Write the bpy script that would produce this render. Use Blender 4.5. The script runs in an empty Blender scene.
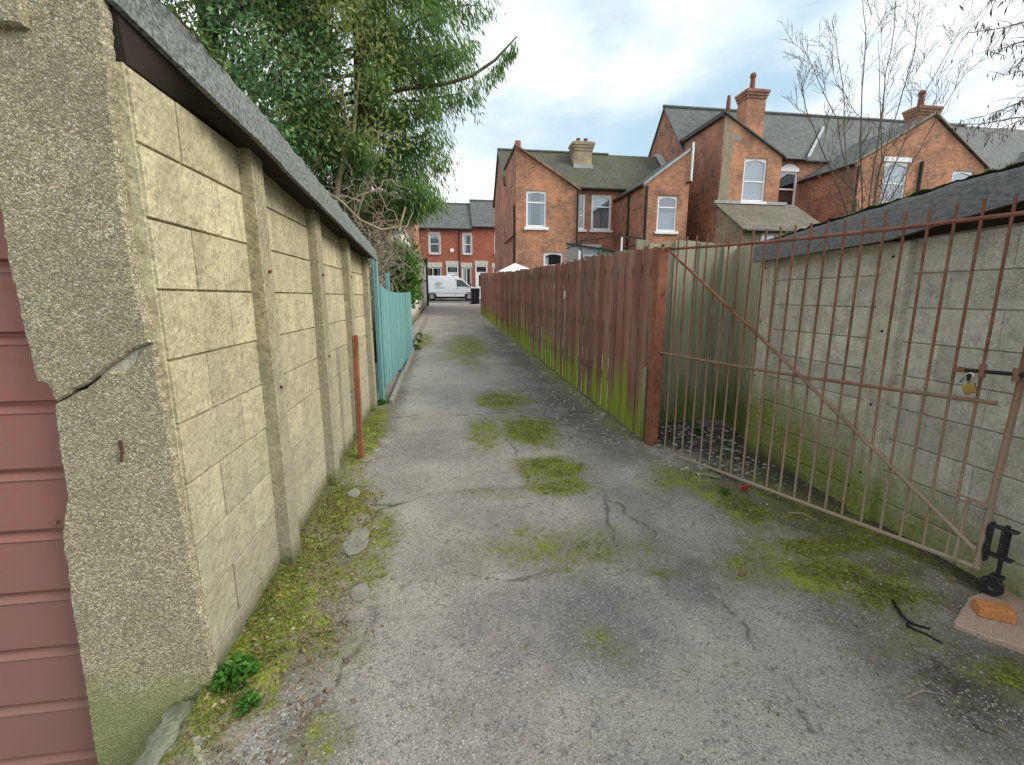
import bpy, bmesh, math, random
import numpy as np
from mathutils import Vector, noise as mn
random.seed(7); rng = np.random.default_rng(7)
sc = bpy.context.scene; COL = sc.collection
R = math.radians
def gz(y): return .03*max(min(y, 40), -5)
def cl(v, a, b): return max(a, min(b, v))

# ---------------------------------------------------------------- materials
class NT:
    def __init__(s, name):
        s.m = bpy.data.materials.new(name); s.m.use_nodes = True; s.t = s.m.node_tree
        s.t.nodes.clear(); s.out = s.t.nodes.new('ShaderNodeOutputMaterial')
    def n(s, typ, ins=None, **pr):
        nd = s.t.nodes.new('ShaderNode'+typ)
        for k, v in pr.items(): setattr(nd, k, v)
        for k, v in (ins or {}).items():
            if v is None: continue
            if isinstance(v, bpy.types.NodeSocket): s.t.links.new(v, nd.inputs[k])
            else:
                i = nd.inputs[k]
                if i.type == 'RGBA' and len(v) == 3: v = (*v, 1)
                i.default_value = v
        return nd
    def obj(s): return s.n('TexCoord').outputs['Object']
    def pos(s): return s.n('NewGeometry').outputs['Position']
    def map(s, v, sc=(1, 1, 1), rot=(0, 0, 0)): return s.n('Mapping', {'Vector': v, 'Scale': sc, 'Rotation': rot}).outputs[0]
    def noise(s, scale, detail=4, rough=.6, vec=None, dist=0):
        return s.n('TexNoise', {'Scale': scale, 'Detail': detail, 'Roughness': rough, 'Vector': vec, 'Distortion': dist}).outputs['Fac']
    def vor(s, scale, vec=None, feature='F1', out='Distance', rnd=1):
        return s.n('TexVoronoi', {'Scale': scale, 'Vector': vec, 'Randomness': rnd}, feature=feature).outputs[out]
    def math(s, op, a, b=None, c=None):
        return s.n('Math', {0: a, 1: b, 2: c}, operation=op).outputs[0]
    def ramp(s, f, a, b, lo=0., hi=1.):
        return s.n('MapRange', {'Value': f, 'From Min': a, 'From Max': b, 'To Min': lo, 'To Max': hi}).outputs[0]
    def mix(s, f, a, b, mode='MIX'):
        nd = s.n('Mix', data_type='RGBA', blend_type=mode)
        for i, v in ((0, f), (6, a), (7, b)):
            if isinstance(v, bpy.types.NodeSocket): s.t.links.new(v, nd.inputs[i])
            elif i == 0: nd.inputs[0].default_value = v
            else: nd.inputs[i].default_value = (*v, 1)
        return nd.outputs[2]
    def attr(s, name, out='Fac'): return s.n('Attribute', attribute_name=name).outputs[out]
    def sep(s, v): return s.n('SeparateXYZ', {0: v}).outputs
    def comb(s, x, y, z): return s.n('CombineXYZ', {0: x, 1: y, 2: z}).outputs[0]
    def bump(s, h, st=.5, d=.01, n=None): return s.n('Bump', {'Height': h, 'Strength': st, 'Distance': d, 'Normal': n}).outputs[0]
    def height(s):                       # height above the sloping ground
        p = s.sep(s.pos()); return s.math('SUBTRACT', p[2], s.math('MULTIPLY', p[1], .03))
    def done(s, col, rough=.8, normal=None, metal=0., spec=.3, **k):
        b = s.n('BsdfPrincipled', {'Base Color': col, 'Roughness': rough, 'Normal': normal, 'Metallic': metal, 'Specular IOR Level': spec, **k})
        s.t.links.new(b.outputs[0], s.out.inputs[0]); return s.m

def simple(name, c, c2=None, scale=6, rough=.7, bs=40, b=.3, metal=0., spec=.3, fine=None, rnd=0, bd=.004, stretch=(1, 1, 1), moss=None, dirt=None):
    """base colour varied by noise, per-piece random, optional moss/dirt rising from the ground"""
    t = NT(name); o = t.map(t.obj(), stretch)
    c2 = c2 or tuple(x*.7 for x in c)
    f = t.ramp(t.noise(scale, 5, .65, o), .33, .67)
    col = t.mix(f, c, c2)
    if fine: col = t.mix(t.ramp(t.noise(fine[0], 3, .7, o), .4, .62), col, fine[1])
    if rnd:
        r = t.attr('rnd'); k = t.ramp(r, 0, 1, 1-rnd, 1+rnd)
        col = t.mix(1., col, t.comb(k, k, k), 'MULTIPLY')
    if dirt:
        h = t.height(); q = t.ramp(t.math('ADD', h, t.math('MULTIPLY', t.noise(5, 4, .6, t.obj()), -dirt[0])), -dirt[0]*.4, dirt[0]*.5, 1, 0)
        col = t.mix(q, col, dirt[1])
    if moss:
        h = t.height(); q = t.ramp(t.math('ADD', h, t.math('MULTIPLY', t.noise(moss[2] if len(moss) > 2 else 4, 5, .65, t.obj()), -moss[0])), -moss[0]*.3, moss[0]*.45, .95, 0)
        col = t.mix(q, col, t.mix(t.noise(30, 3, .6, t.obj()), moss[1], tuple(x*.45 for x in moss[1])))
    nm = t.bump(t.noise(bs, 5, .7, o), b, bd) if b else None
    return t.done(col, rough, nm, metal, spec)

MOSS = (.21, .26, .03)
def m_block(name, c, c2, moss, pit=.9, speck=.75, far=False):
    t = NT(name); o = t.obj()
    big = t.ramp(t.noise(1.7, 4, .6, o), .3, .7); mid = t.noise(14, 5, .7, o); fn = t.noise(110, 3, .7, o)
    col = t.mix(big, c, c2)
    col = t.mix(t.ramp(mid, .44, .68), col, tuple(x*.56 for x in c))
    col = t.mix(t.ramp(fn, .5, .7, 0, .8), col, tuple(min(1, x*1.3) for x in c))
    col = t.mix(t.ramp(t.noise(60, 2, .5, o), .56, .66, 0, speck), col, tuple(x*.42 for x in c))
    k = t.ramp(t.attr('rnd'), 0, 1, .84, 1.1); col = t.mix(1., col, t.comb(k, k, k), 'MULTIPLY')
    st = t.map(o, (9, 9, .7)); col = t.mix(t.ramp(t.noise(1.5, 5, .65, st), .48, .7, 0, .6), col, tuple(x*.5 for x in c))
    h = t.height()
    if moss < .3: col = t.mix(t.ramp(t.math('ADD', h, t.math('MULTIPLY', t.noise(1.5, 5, .7, o), .9)), .5, 1.7, .6, 0), col, t.mix(mid, (.40, .385, .315), (.23, .225, .185)))
    if far: h = t.math('SUBTRACT', h, t.ramp(t.sep(t.pos())[1], 1.9, 3.0, 0, .42))
    q = t.ramp(t.math('ADD', h, t.math('MULTIPLY', t.noise(2.2, 5, .65, o), -1.5*moss)), -.9*moss, .35*moss-.3*moss, .9, 0)
    col = t.mix(q, col, t.mix(t.ramp(t.noise(40, 3, .6, o), .35, .65), (.27, .31, .06), (.13, .155, .035)))
    q2 = t.ramp(t.math('ADD', h, t.math('MULTIPLY', t.noise(6, 4, .6, o), -.15)), -.5 if far else -.08, -.36 if far else .06, .8, 0)
    col = t.mix(q2, col, (.05, .05, .03))
    hh = t.math('ADD', t.math('MULTIPLY', t.vor(26, t.mix(.12, o, t.n('TexNoise', {'Scale': 9, 'Vector': o}).outputs['Color'])), .8), t.math('MULTIPLY', mid, .7))
    nm = t.bump(hh, pit, .008, t.bump(fn, .35, .003))
    return t.done(col, .92, nm, spec=.15)

def m_pebble(name, c):
    t = NT(name); o = t.obj()
    w = t.n('TexNoise', {'Scale': 20., 'Vector': o, 'Detail': 3.}).outputs['Color']
    v = t.mix(.02, o, w)
    d = t.vor(195, v); cc = t.vor(195, v, out='Color'); r = t.sep(cc)[0]
    col = t.mix(r, tuple(x*.42 for x in c), tuple(min(1, x*1.55) for x in c))
    col = t.mix(t.ramp(d, .3, .68, 0, .7), col, tuple(x*.38 for x in c))
    col = t.mix(t.ramp(t.noise(3, 7, .75, o), .42, .66, 0, .65), col, (.21, .185, .12))
    col = t.mix(t.ramp(r, .93, .99, 0, .7), col, (.62, .6, .52))
    h = t.height()
    q = t.ramp(t.math('ADD', h, t.math('MULTIPLY', t.noise(7, 4, .6, o), -.35)), -.22, .02, .6, 0)
    col = t.mix(q, col, (.22, .26, .08))
    nm = t.bump(t.math('MULTIPLY', d, -1.), .7, .004, t.bump(t.noise(18, 4, .7, o), .5, .012))
    return t.done(col, .95, nm, spec=.15)

def m_brick(name, a, b, mortar=(.30, .27, .22), stain=.5, soot=(.10, .06, .05), scale=1.):
    t = NT(name); p = t.sep(t.pos()); nr = t.sep(t.n('NewGeometry').outputs['True Normal'])
    fx = t.math('GREATER_THAN', t.math('ABSOLUTE', nr[0]), .6)
    u = t.math('ADD', t.math('MULTIPLY', p[1], fx), t.math('MULTIPLY', p[0], t.math('SUBTRACT', 1., fx)))
    v = t.comb(u, p[2], 0.)
    bk = t.n('TexBrick', {'Vector': v, 'Color1': a, 'Color2': b, 'Mortar': mortar, 'Scale': 1/scale, 'Mortar Size': .011, 'Mortar Smooth': .3, 'Bias': -.1, 'Brick Width': .225, 'Row Height': .078})
    col = bk.outputs['Color']
    col = t.mix(t.ramp(t.noise(3.2, 5, .7, t.map(v, (1, 2.2, 1))), .44, .66, 0, .75), col, tuple(x*1.35 for x in a))
    col = t.mix(t.ramp(t.noise(1.1, 8, .8, v), .43, .62, 0, stain*1.15), col, soot)
    col = t.mix(t.ramp(t.noise(.55, 6, .75, t.map(v, (1, .8, 1), (0, 0, .3))), .5, .62, 0, .45), col, tuple(min(1, x*1.55) for x in a))
    col = t.mix(t.ramp(t.noise(9, 3, .6, v), .6, .7, 0, .35), col, (.42, .33, .25))
    nm = t.bump(bk.outputs['Fac'], -.6, .01, t.bump(t.noise(25, 4, .7, v), .4, .01))
    return t.done(col, .9, nm, spec=.15)

def m_slate(name, a, b, moss=0.):
    t = NT(name); p = t.sep(t.pos()); nr = t.sep(t.n('NewGeometry').outputs['True Normal'])
    fx = t.math('GREATER_THAN', t.math('ABSOLUTE', nr[0]), t.math('ABSOLUTE', nr[1]))
    u = t.math('ADD', t.math('MULTIPLY', p[1], fx), t.math('MULTIPLY', p[0], t.math('SUBTRACT', 1., fx)))
    v = t.comb(u, t.math('MULTIPLY', p[2], 1.5), 0.)
    bk = t.n('TexBrick', {'Vector': v, 'Color1': a, 'Color2': b, 'Mortar': tuple(x*.35 for x in a), 'Scale': 1., 'Mortar Size': .012, 'Brick Width': .3, 'Row Height': .27})
    col = t.mix(t.ramp(t.noise(1.6, 5, .7, v), .4, .7, 0, .7), bk.outputs['Color'], tuple(x*1.6 for x in b))
    if moss: col = t.mix(t.ramp(t.noise(.7, 6, .75, v), .40, .62, 0, moss), col, (.07, .085, .02))
    return t.done(col, .75, t.bump(bk.outputs['Fac'], -.7, .02), spec=.3)

def m_boards(name, c, c2, algae=.5, galg=(.17, .24, .03), rnd=.25, grey=None, dark=None):
    t = NT(name); o = t.obj(); s = t.map(o, (14, 14, .9))
    col = t.mix(t.ramp(t.noise(2.2, 6, .7, s), .35, .68), c, c2)
    col = t.mix(t.ramp(t.noise(14, 3, .7, t.map(o, (6, 6, .35))), .5, .66, 0, .55), col, tuple(x*.45 for x in c))
    if grey: col = t.mix(t.ramp(t.noise(1.3, 5, .7, t.map(o, (2, 2, .7))), .45, .65, 0, .7), col, grey)
    r = t.attr('rnd'); k = t.ramp(r, 0, 1, 1-rnd, 1+rnd); col = t.mix(1., col, t.comb(k, k, k), 'MULTIPLY')
    h = t.height()
    a = t.math('ADD', h, t.math('MULTIPLY', t.math('ADD', t.noise(3, 5, .65, t.map(o, (3, 3, .5))), t.math('MULTIPLY', r, .5)), -algae*1.5))
    col = t.mix(t.ramp(a, -algae*1.0, -algae*.45, .97, 0), col, t.mix(t.noise(8, 4, .7, s), galg, tuple(x*.5 for x in galg)))
    return t.done(col, .82, t.bump(t.noise(3, 6, .75, s), .5, .006), spec=.2)

def m_rust(name, c, bleach=None, zb=.6):
    t = NT(name); o = t.obj()
    col = t.mix(t.ramp(t.noise(9, 5, .7, o), .38, .66), c, (c[0]*.5, c[1]*.45, c[2]*.45))
    col = t.mix(t.ramp(t.noise(40, 3, .7, o), .55, .7, 0, .8), col, (.20, .09, .04))
    if bleach:
        h = t.height(); q = t.ramp(t.math('ADD', h, t.math('MULTIPLY', t.noise(2.5, 4, .7, o), -1.1)), -.55, zb-.35, .85, 0)
        col = t.mix(q, col, bleach)
    return t.done(col, .75, t.bump(t.noise(70, 4, .7, o), .5, .002), spec=.3)

def m_leaf(name, a, b, tr=.25, rough=.45):
    t = NT(name); r = t.attr('rnd'); col = t.mix(r, a, b)
    col = t.mix(t.ramp(t.noise(1.1, 3, .6, t.obj()), .35, .65, 0, .6), col, tuple(x*.55 for x in a))
    d = t.n('BsdfPrincipled', {'Base Color': col, 'Roughness': max(rough, .42), 'Specular IOR Level': .22}).outputs[0]
    x = t.n('BsdfTranslucent', {'Color': col}).outputs[0]
    t.t.links.new(t.n('MixShader', {0: tr, 1: d, 2: x}).outputs[0], t.out.inputs[0]); return t.m

def m_glass(name, tint=(.55, .62, .68)):
    t = NT(name)
    g = t.n('BsdfGlossy', {'Color': (.9, .95, 1), 'Roughness': .03}).outputs[0]
    d = t.n('BsdfTransparent', {'Color': tint}).outputs[0]
    f = t.n('LayerWeight', {'Blend': .35}).outputs['Facing']
    t.t.links.new(t.n('MixShader', {0: t.ramp(f, 0, 1, .25, .8), 1: d, 2: g}).outputs[0], t.out.inputs[0]); return t.m

M = dict(
 block=m_block('pale_concrete_block', (.60, .525, .325), (.41, .382, .26), .14, .8, .6),
 post=m_block('concrete_post', (.42, .37, .235), (.31, .28, .185), .2, .4),
 rblock=m_block('grey_concrete_panel', (.62, .595, .49), (.49, .48, .40), .5, .45, .3, True),
 rpost=m_block('grey_concrete_post', (.60, .565, .45), (.49, .465, .37), .45, .3, .4, True),
 pebble=m_pebble('pebbledash', (.50, .440, .295)),
 fascia=simple('weathered_roof_edge', (.15, .165, .16), (.08, .088, .085), 9, .95, 30, 1., fine=(55, (.27, .29, .265)), bd=.015, stretch=(1, 1.6, 1)),
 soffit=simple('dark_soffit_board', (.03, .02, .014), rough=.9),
 rfascia=simple('dark_painted_roof_edge', (.10, .106, .12), (.17, .175, .18), 7, .9, 30, .7, fine=(34, (.21, .21, .20)), stretch=(1, 1, 2.2)),
 roofsheet=simple('mossy_roof_sheet', (.21, .21, .185), (.12, .125, .085), 5, .95, 30, .8, fine=(22, (.28, .28, .18)), bd=.012),
 door=simple('rose_painted_steel', (.36, .135, .108), (.27, .10, .085), 3, .6, 60, .15, spec=.35, fine=(26, (.30, .14, .115)), dirt=(1.3, (.25, .125, .10))),
 dark=simple('dark_gap', (.02, .018, .015), b=0),
 rust=m_rust('rusty_bare_iron', (.16, .06, .03)),
 gate=m_rust('red_oxide_gate', (.265, .108, .072), (.37, .325, .235), 1.0),
 gpost=m_rust('red_oxide_post', (.33, .128, .075)),
 fence=m_boards('red_brown_boards', (.30, .132, .095), (.20, .088, .068), .72, (.36, .45, .06), .24, grey=(.31, .20, .155)),
 oldb=m_boards('weathered_boards', (.41, .39, .29), (.26, .265, .175), .75, (.19, .24, .055), .28, grey=(.26, .295, .165)),
 teal=m_boards('teal_painted_boards', (.19, .375, .36), (.145, .315, .315), .03, (.05, .12, .08), .10),
 brick=m_brick('orange_brick', (.48, .215, .11), (.26, .105, .068), (.40, .34, .26)),
 brick2=m_brick('red_brown_brick', (.43, .185, .11), (.26, .11, .075), stain=.6),
 brick3=m_brick('salmon_brick', (.50, .225, .12), (.30, .125, .075), stain=.45),
 ybrick=m_brick('yellow_brick', (.38, .31, .20), (.30, .25, .16), stain=.5, soot=(.12, .11, .08)),
 pbrick=m_brick('painted_red_brick', (.36, .12, .075), (.31, .10, .067), (.24, .075, .055), stain=.1),
 slate=m_slate('grey_slate', (.13, .138, .132), (.08, .088, .086)),
 mslate=m_slate('mossy_slate', (.105, .10, .085), (.07, .068, .058), .6),
 tile=m_slate('brown_roof_tile', (.17, .15, .12), (.12, .10, .08), .3),
 white=simple('white_plastic', (.86, .87, .88), (.80, .81, .82), 3, .4, 50, .05, spec=.5),
 stone=simple('pale_stone', (.62, .60, .54), (.45, .43, .38), 8, .85),
 glass=m_glass('window_glass'),
 curtain=simple('net_curtain', (.72, .73, .74), (.55, .57, .60), 3, .9, 20, .2, stretch=(6, 6, .4)),
 darkin=simple('dark_interior', (.03, .03, .035), b=0),
 flash=simple('lead_flashing', (.42, .44, .46), (.3, .31, .33), rough=.6),
 pot=simple('terracotta_pot', (.30, .10, .06), (.2, .07, .05), rough=.8),
 gutter=simple('black_gutter', (.03, .028, .028), rough=.5),
 mortar=simple('cement_render', (.36, .31, .22), (.25, .20, .14), 4, .9),
 render=simple('white_render', (.72, .70, .62), (.58, .56, .48), 2, .85, 25, .3, moss=(.6, (.16, .18, .07))),
 van=simple('white_van_paint', (.74, .77, .82), (.70, .73, .78), 1, .25, b=0, spec=.6),
 tyre=simple('black_rubber', (.02, .02, .02), rough=.8),
 chrome=simple('silver_wheel', (.42, .43, .44), rough=.4, metal=.4),
 vglass=simple('dark_car_glass', (.03, .04, .05), rough=.1, b=0, spec=.8),
 logo=simple('grey_print', (.50, .53, .58), rough=.5, b=0),
 lamp=simple('red_lamp', (.45, .04, .02), rough=.3, b=0),
 bin=simple('dark_bin_plastic', (.022, .024, .034), rough=.45, b=.1),
 kerb=simple('kerb_concrete', (.30, .29, .25), (.2, .2, .16), 6, .9, 30, .5),
 pave=simple('grey_paving', (.27, .27, .26), (.22, .22, .21), 2, .9, 20, .3),
 road=simple('street_asphalt', (.13, .13, .135), (.10, .10, .10), 2, .9, 60, .5),
 lbrick=simple('loose_brick', (.52, .20, .06), (.42, .15, .05), 14, .9, 60, .8, fine=(90, (.55, .27, .11))),
 slab=simple('pink_slab', (.42, .28, .22), (.33, .23, .18), 4, .9, 60, .5, fine=(120, (.5, .36, .3))),
 steel=simple('bolt_steel', (.17, .165, .17), (.10, .09, .09), 20, .5, 50, .2, metal=.5),
 brass=simple('brass', (.42, .31, .09), rough=.4, metal=.7),
 shiny=simple('bright_steel', (.7, .7, .7), rough=.25, metal=.9),
 castor=simple('black_castor', (.018, .018, .022), rough=.45, spec=.5),
 bark=simple('olive_bark', (.17, .15, .08), (.10, .09, .05), 5, .95, 40, 1., stretch=(3, 3, .5), bd=.02),
 barkd=simple('dark_bark', (.07, .055, .04), (.045, .037, .03), 6, .95),
 vine=simple('pale_vine_bark', (.36, .31, .19), (.22, .18, .11), 6, .95),
 twig=simple('grey_brown_twig', (.40, .34, .27), (.22, .185, .145), 8, .95),
 stwig=simple('sapling_bark', (.17, .135, .10), (.10, .08, .06), 8, .95),
 btwig=simple('black_twig', (.02, .017, .014), rough=.8),
 ldark=m_leaf('dark_glossy_leaf', (.06, .155, .055), (.21, .37, .15), .25, .3),
 lmid=m_leaf('mid_green_leaf', (.040, .085, .025), (.10, .16, .045), .25),
 lcon=m_leaf('conifer_spray', (.115, .235, .065), (.30, .46, .14), .45, .55),
 lcon2=m_leaf('olive_conifer_spray', (.24, .31, .09), (.50, .56, .22), .45, .6),
 livy=m_leaf('bright_ivy_leaf', (.07, .17, .02), (.16, .30, .05), .3),
 lweed=m_leaf('weed_leaf', (.05, .16, .02), (.14, .32, .05), .3),
 lmoss=m_leaf('moss_tuft', (.11, .14, .018), (.25, .29, .045), .2, .9),
 litter=m_leaf('dead_leaf', (.20, .13, .07), (.42, .34, .22), .1, .9),
 catkin=m_leaf('grey_catkin', (.055, .048, .035), (.11, .095, .06), .2, .9),
 gravel=simple('gravel_stone', (.36, .35, .32), (.20, .19, .17), 8, .9, rnd=.5),
 rubbish=simple('red_wrapper', (.62, .03, .03), rough=.4),
 soil=simple('dark_soil', (.045, .038, .03), (.02, .018, .015), 9, .95, 40, 1., fine=(60, (.10, .085, .06)), bd=.02),
 grass=simple('rough_grass', (.07, .09, .03), (.05, .06, .03), 2, .95),
 netting=simple('grey_polycarbonate', (.23, .24, .25), (.18, .19, .20), 2, .5),
 gpanel=simple('green_panel', (.10, .17, .09), (.08, .12, .07), 2, .6),
)

# ---------------------------------------------------------------- mesh helpers
class MB:
    def __init__(s): s.v = []; s.f = []; s.r = []
    def add(s, vs, fs, r=None):
        o = len(s.v); r = random.random() if r is None else r
        s.v += [tuple(v) for v in vs]
        for f in fs: s.f.append(tuple(i+o for i in f)); s.r.append(r)
        return s
    def box(s, x0, x1, y0, y1, z0, z1, r=None):
        return s.hexa([(x0, y0, z0), (x1, y0, z0), (x1, y1, z0), (x0, y1, z0), (x0, y0, z1), (x1, y0, z1), (x1, y1, z1), (x0, y1, z1)], r)
    def hexa(s, p, r=None):
        return s.add(p, [(3, 2, 1, 0), (4, 5, 6, 7), (0, 1, 5, 4), (1, 2, 6, 5), (2, 3, 7, 6), (3, 0, 4, 7)], r)
    def tube(s, pts, rad, k=8, caps=True, r=None):
        pts = [Vector(p) for p in pts]; n = len(pts)
        if not hasattr(rad, '__len__'): rad = [rad]*n
        vs = []; fs = []; up = None
        for i, p in enumerate(pts):
            d = (pts[min(i+1, n-1)]-pts[max(i-1, 0)])
            d = d.normalized() if d.length > 1e-9 else Vector((0, 0, 1))
            if up is None: up = d.orthogonal().normalized()
            else:
                up = up-d*up.dot(d); up = up.normalized() if up.length > 1e-6 else d.orthogonal().normalized()
            b = d.cross(up)
            for j in range(k):
                a = 2*math.pi*j/k; vs.append(p+(up*math.cos(a)+b*math.sin(a))*rad[i])
        for i in range(n-1):
            for j in range(k): fs.append((i*k+j, i*k+(j+1) % k, (i+1)*k+(j+1) % k, (i+1)*k+j))
        if caps: fs += [tuple(range(k-1, -1, -1)), tuple((n-1)*k+j for j in range(k))]
        return s.add(vs, fs, r)
    def prism(s, poly, y0, y1, ch=0, r=None):
        """polygon in (x,z), facing -Y at y0, optional chamfer ring"""
        n = len(poly); cx = sum(p[0] for p in poly)/n; cz = sum(p[1] for p in poly)/n
        rings = []
        if ch:
            q = []
            for i in range(n):
                a, b, c = poly[i-1], poly[i], poly[(i+1) % n]
                e1 = Vector((b[0]-a[0], b[1]-a[1])); e2 = Vector((c[0]-b[0], c[1]-b[1]))
                nn = (Vector((-e1.y, e1.x)).normalized()+Vector((-e2.y, e2.x)).normalized())
                nn = nn.normalized() if nn.length > 1e-6 else Vector((0, 0))
                q.append((b[0]+nn.x*ch, b[1]+nn.y*ch))
            rings = [[(x, y0, z) for x, z in q], [(x, y0+ch, z) for x, z in poly]]
        else: rings = [[(x, y0, z) for x, z in poly]]
        rings.append([(x, y1, z) for x, z in poly])
        vs = [p for g in rings for p in g]; fs = [tuple(range(n))]
        for k in range(len(rings)-1):
            for i in range(n): fs.append((k*n+(i+1) % n, k*n+i, (k+1)*n+i, (k+1)*n+(i+1) % n))
        fs.append(tuple((len(rings)-1)*n+i for i in range(n-1, -1, -1)))
        return s.add(vs, fs, r)
    def build(s, name, mat, parent=None, smooth=False, bevel=0, org=None, seg=1):
        o = Vector(org) if org else (parent_org(parent) if parent else Vector((0, 0, 0)))
        me = bpy.data.meshes.new(name)
        me.from_pydata([(x-o.x, y-o.y, z-o.z) for x, y, z in s.v], [], s.f)
        a = me.attributes.new('rnd', 'FLOAT', 'FACE'); a.data.foreach_set('value', s.r)
        me.materials.append(M[mat] if isinstance(mat, str) else mat)
        if smooth: me.polygons.foreach_set('use_smooth', [True]*len(me.polygons))
        me.update()
        ob = bpy.data.objects.new(name, me); COL.objects.link(ob)
        if parent:
            ob.parent = parent
            if org: ob.location = o-parent_org(parent)
        else: ob.location = o
        if bevel:
            md = ob.modifiers.new('bevel', 'BEVEL'); md.width = bevel; md.segments = seg; md.limit_method = 'ANGLE'
        return ob
def parent_org(p):
    v = Vector((0, 0, 0))
    while p: v = v+p.location; p = p.parent
    return v
def tag(o, label, cat, group=None):
    o['label'] = label; o['category'] = cat
    if group: o['group'] = group
    return o
def thing(name, label, cat, loc, group=None):
    o = bpy.data.objects.new(name, None); COL.objects.link(o); o.location = loc; o.empty_display_size = .2
    return tag(o, label, cat, group)
def struct(o, kind='structure'): o['kind'] = kind; return o
def np_mesh(name, V, nper, mat, parent=None, rnd=None, org=None):
    """mesh of N faces with nper corners each, V shape (N, nper, 3)"""
    N = len(V); me = bpy.data.meshes.new(name); o = Vector(org) if org else (parent_org(parent) if parent else Vector((0, 0, 0)))
    P = (V.reshape(-1, 3)-np.array(o)).astype(np.float32)
    me.vertices.add(len(P)); me.vertices.foreach_set('co', P.ravel())
    me.loops.add(len(P)); me.loops.foreach_set('vertex_index', np.arange(len(P), dtype=np.int32))
    me.polygons.add(N); me.polygons.foreach_set('loop_start', np.arange(0, len(P), nper, dtype=np.int32))
    a = me.attributes.new('rnd', 'FLOAT', 'FACE')
    a.data.foreach_set('value', (rnd if rnd is not None else rng.random(N)).astype(np.float32))
    me.materials.append(M[mat]); me.update(calc_edges=True)
    ob = bpy.data.objects.new(name, me); COL.objects.link(ob)
    if parent: ob.parent = parent
    else: ob.location = o
    return ob
def unit(a): return a/np.maximum(np.linalg.norm(a, axis=-1, keepdims=True), 1e-9)
def leaves(C, D, L, W, jitter=.5, fold=0.):
    """diamond leaves at centres C pointing along D"""
    n = len(C); D = unit(D+rng.normal(0, jitter, (n, 3))); S = unit(np.cross(D, rng.normal(0, 1, (n, 3))))
    L = L*rng.uniform(.6, 1.25, (n, 1)); W = W*rng.uniform(.7, 1.2, (n, 1)); U = np.cross(D, S)
    b = C-D*L*.5; t = C+D*L*.5; m = C-D*L*.05+U*L*fold
    return np.stack([b, m+S*W*.5, t, m-S*W*.5], 1)
# ---------------------------------------------------------------- ground
def slope_sheet(name, mat, x0, x1, ys, dz, nx=2, label=None):
    mb = MB(); xs = [x0+(x1-x0)*i/(nx-1) for i in range(nx)]
    dz_ = dz if callable(dz) else (lambda y: dz)
    vs = [(x, y, gz(y)+dz_(y)) for y in ys for x in xs]
    fs = [(j*nx+i, j*nx+i+1, (j+1)*nx+i+1, (j+1)*nx+i) for j in range(len(ys)-1) for i in range(nx-1)]
    return struct(mb.add(vs, fs).build(name, mat))
slope_sheet('ground', 'grass', -400, 400, [-60, -5, 0, 4, 10, 20, 30, 40, 100, 600], lambda y: -.42 if y <= 4 else -.06, 5)

PATCH = [(0.49,10.46,0.50,2.0,.8),(0.45,8.6,.3,.9,.4),(0.66,5.55,0.33,0.5,.85),(0.81,4.29,0.26,0.45,1.25),(0.36,4.32,0.18,0.5,.7),(0.80,3.32,0.28,0.26,1.15),(0.77,3.01,0.24,0.13,.9),(0.60,2.26,0.55,0.22,.5),
 (-0.56,11.9,0.22,1.5,.8),(-0.78,2.02,0.20,0.75,1.05),(-0.66,1.95,.16,.45,.7),(-0.70,2.80,0.20,0.40,1.1),(-0.80,1.53,0.16,0.25,1.0),(-0.76,4.4,0.12,1.0,1.2),(-0.45,2.2,0.13,0.25,.6),(-.46,1.66,.12,.15,.45),(-.45,2.6,.15,.3,.7),(-.45,1.3,.1,.1,.4),
 (1.98,2.04,0.34,0.14,1.05),(2.25,2.02,0.36,0.16,.8),(2.05,1.64,0.24,0.12,.85),(2.05,1.15,0.14,0.14,.9),(1.77,3.05,0.28,0.26,.75),(1.85,1.84,0.34,0.13,.9),(2.4,1.85,.16,.12,.6),(2.3,2.5,.25,.5,.55),(1.6,1.95,.2,.12,.6),(1.9,1.4,.2,.1,.4),(1.05,1.95,.1,.04,.6),(2.48,2.0,.09,.35,.85),(1.9,2.5,.16,.35,.8),(1.82,2.85,.12,.25,.7),(2.12,1.72,.26,.09,.75),(.6,1.55,.12,.1,.3),(1.75,4.6,.12,.6,.6),(1.70,7,.10,3,.6),(1.72,13,.10,6,.7),(.3,3.0,.3,.1,.3)]
CRK = [[(-.69,4.94),(-.2,5.07),(.36,4.96),(1.06,5.03),(1.73,4.86)],[(-.46,2.88),(-.14,3.01),(.21,3.07),(.78,2.96),(1.1,2.8)],[(-.36,2.1),(-.06,2.1),(.34,2.05),(.75,2.01),(1.2,1.93)],[(1.06,2.92),(1.17,2.48),(1.22,1.97),(1.25,1.6),(1.18,1.12)],[(.51,4.36),(.58,3.8),(.55,3.35)],[(-.6,8.2),(.2,8.0),(1.1,8.15)],[(-.42,1.55),(-.36,1.8),(-.40,2.05)],[(.9,2.0),(.95,2.5),(1.1,2.9)]]
DARK = [(0.52,1.72,0.42,.30,.75),(1.35,5.6,.42,1.6,1.0),(1.35,9,.35,2.6,.9),(1.25,13,.4,3,.6),(1.45,3.9,.35,.6,.5),(1.15,1.85,.15,.25,.7),(-.2,3.9,.35,.35,.6),(1.15,2.35,.12,.4,.5),(-.05,6.2,.3,.5,.35)]
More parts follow.
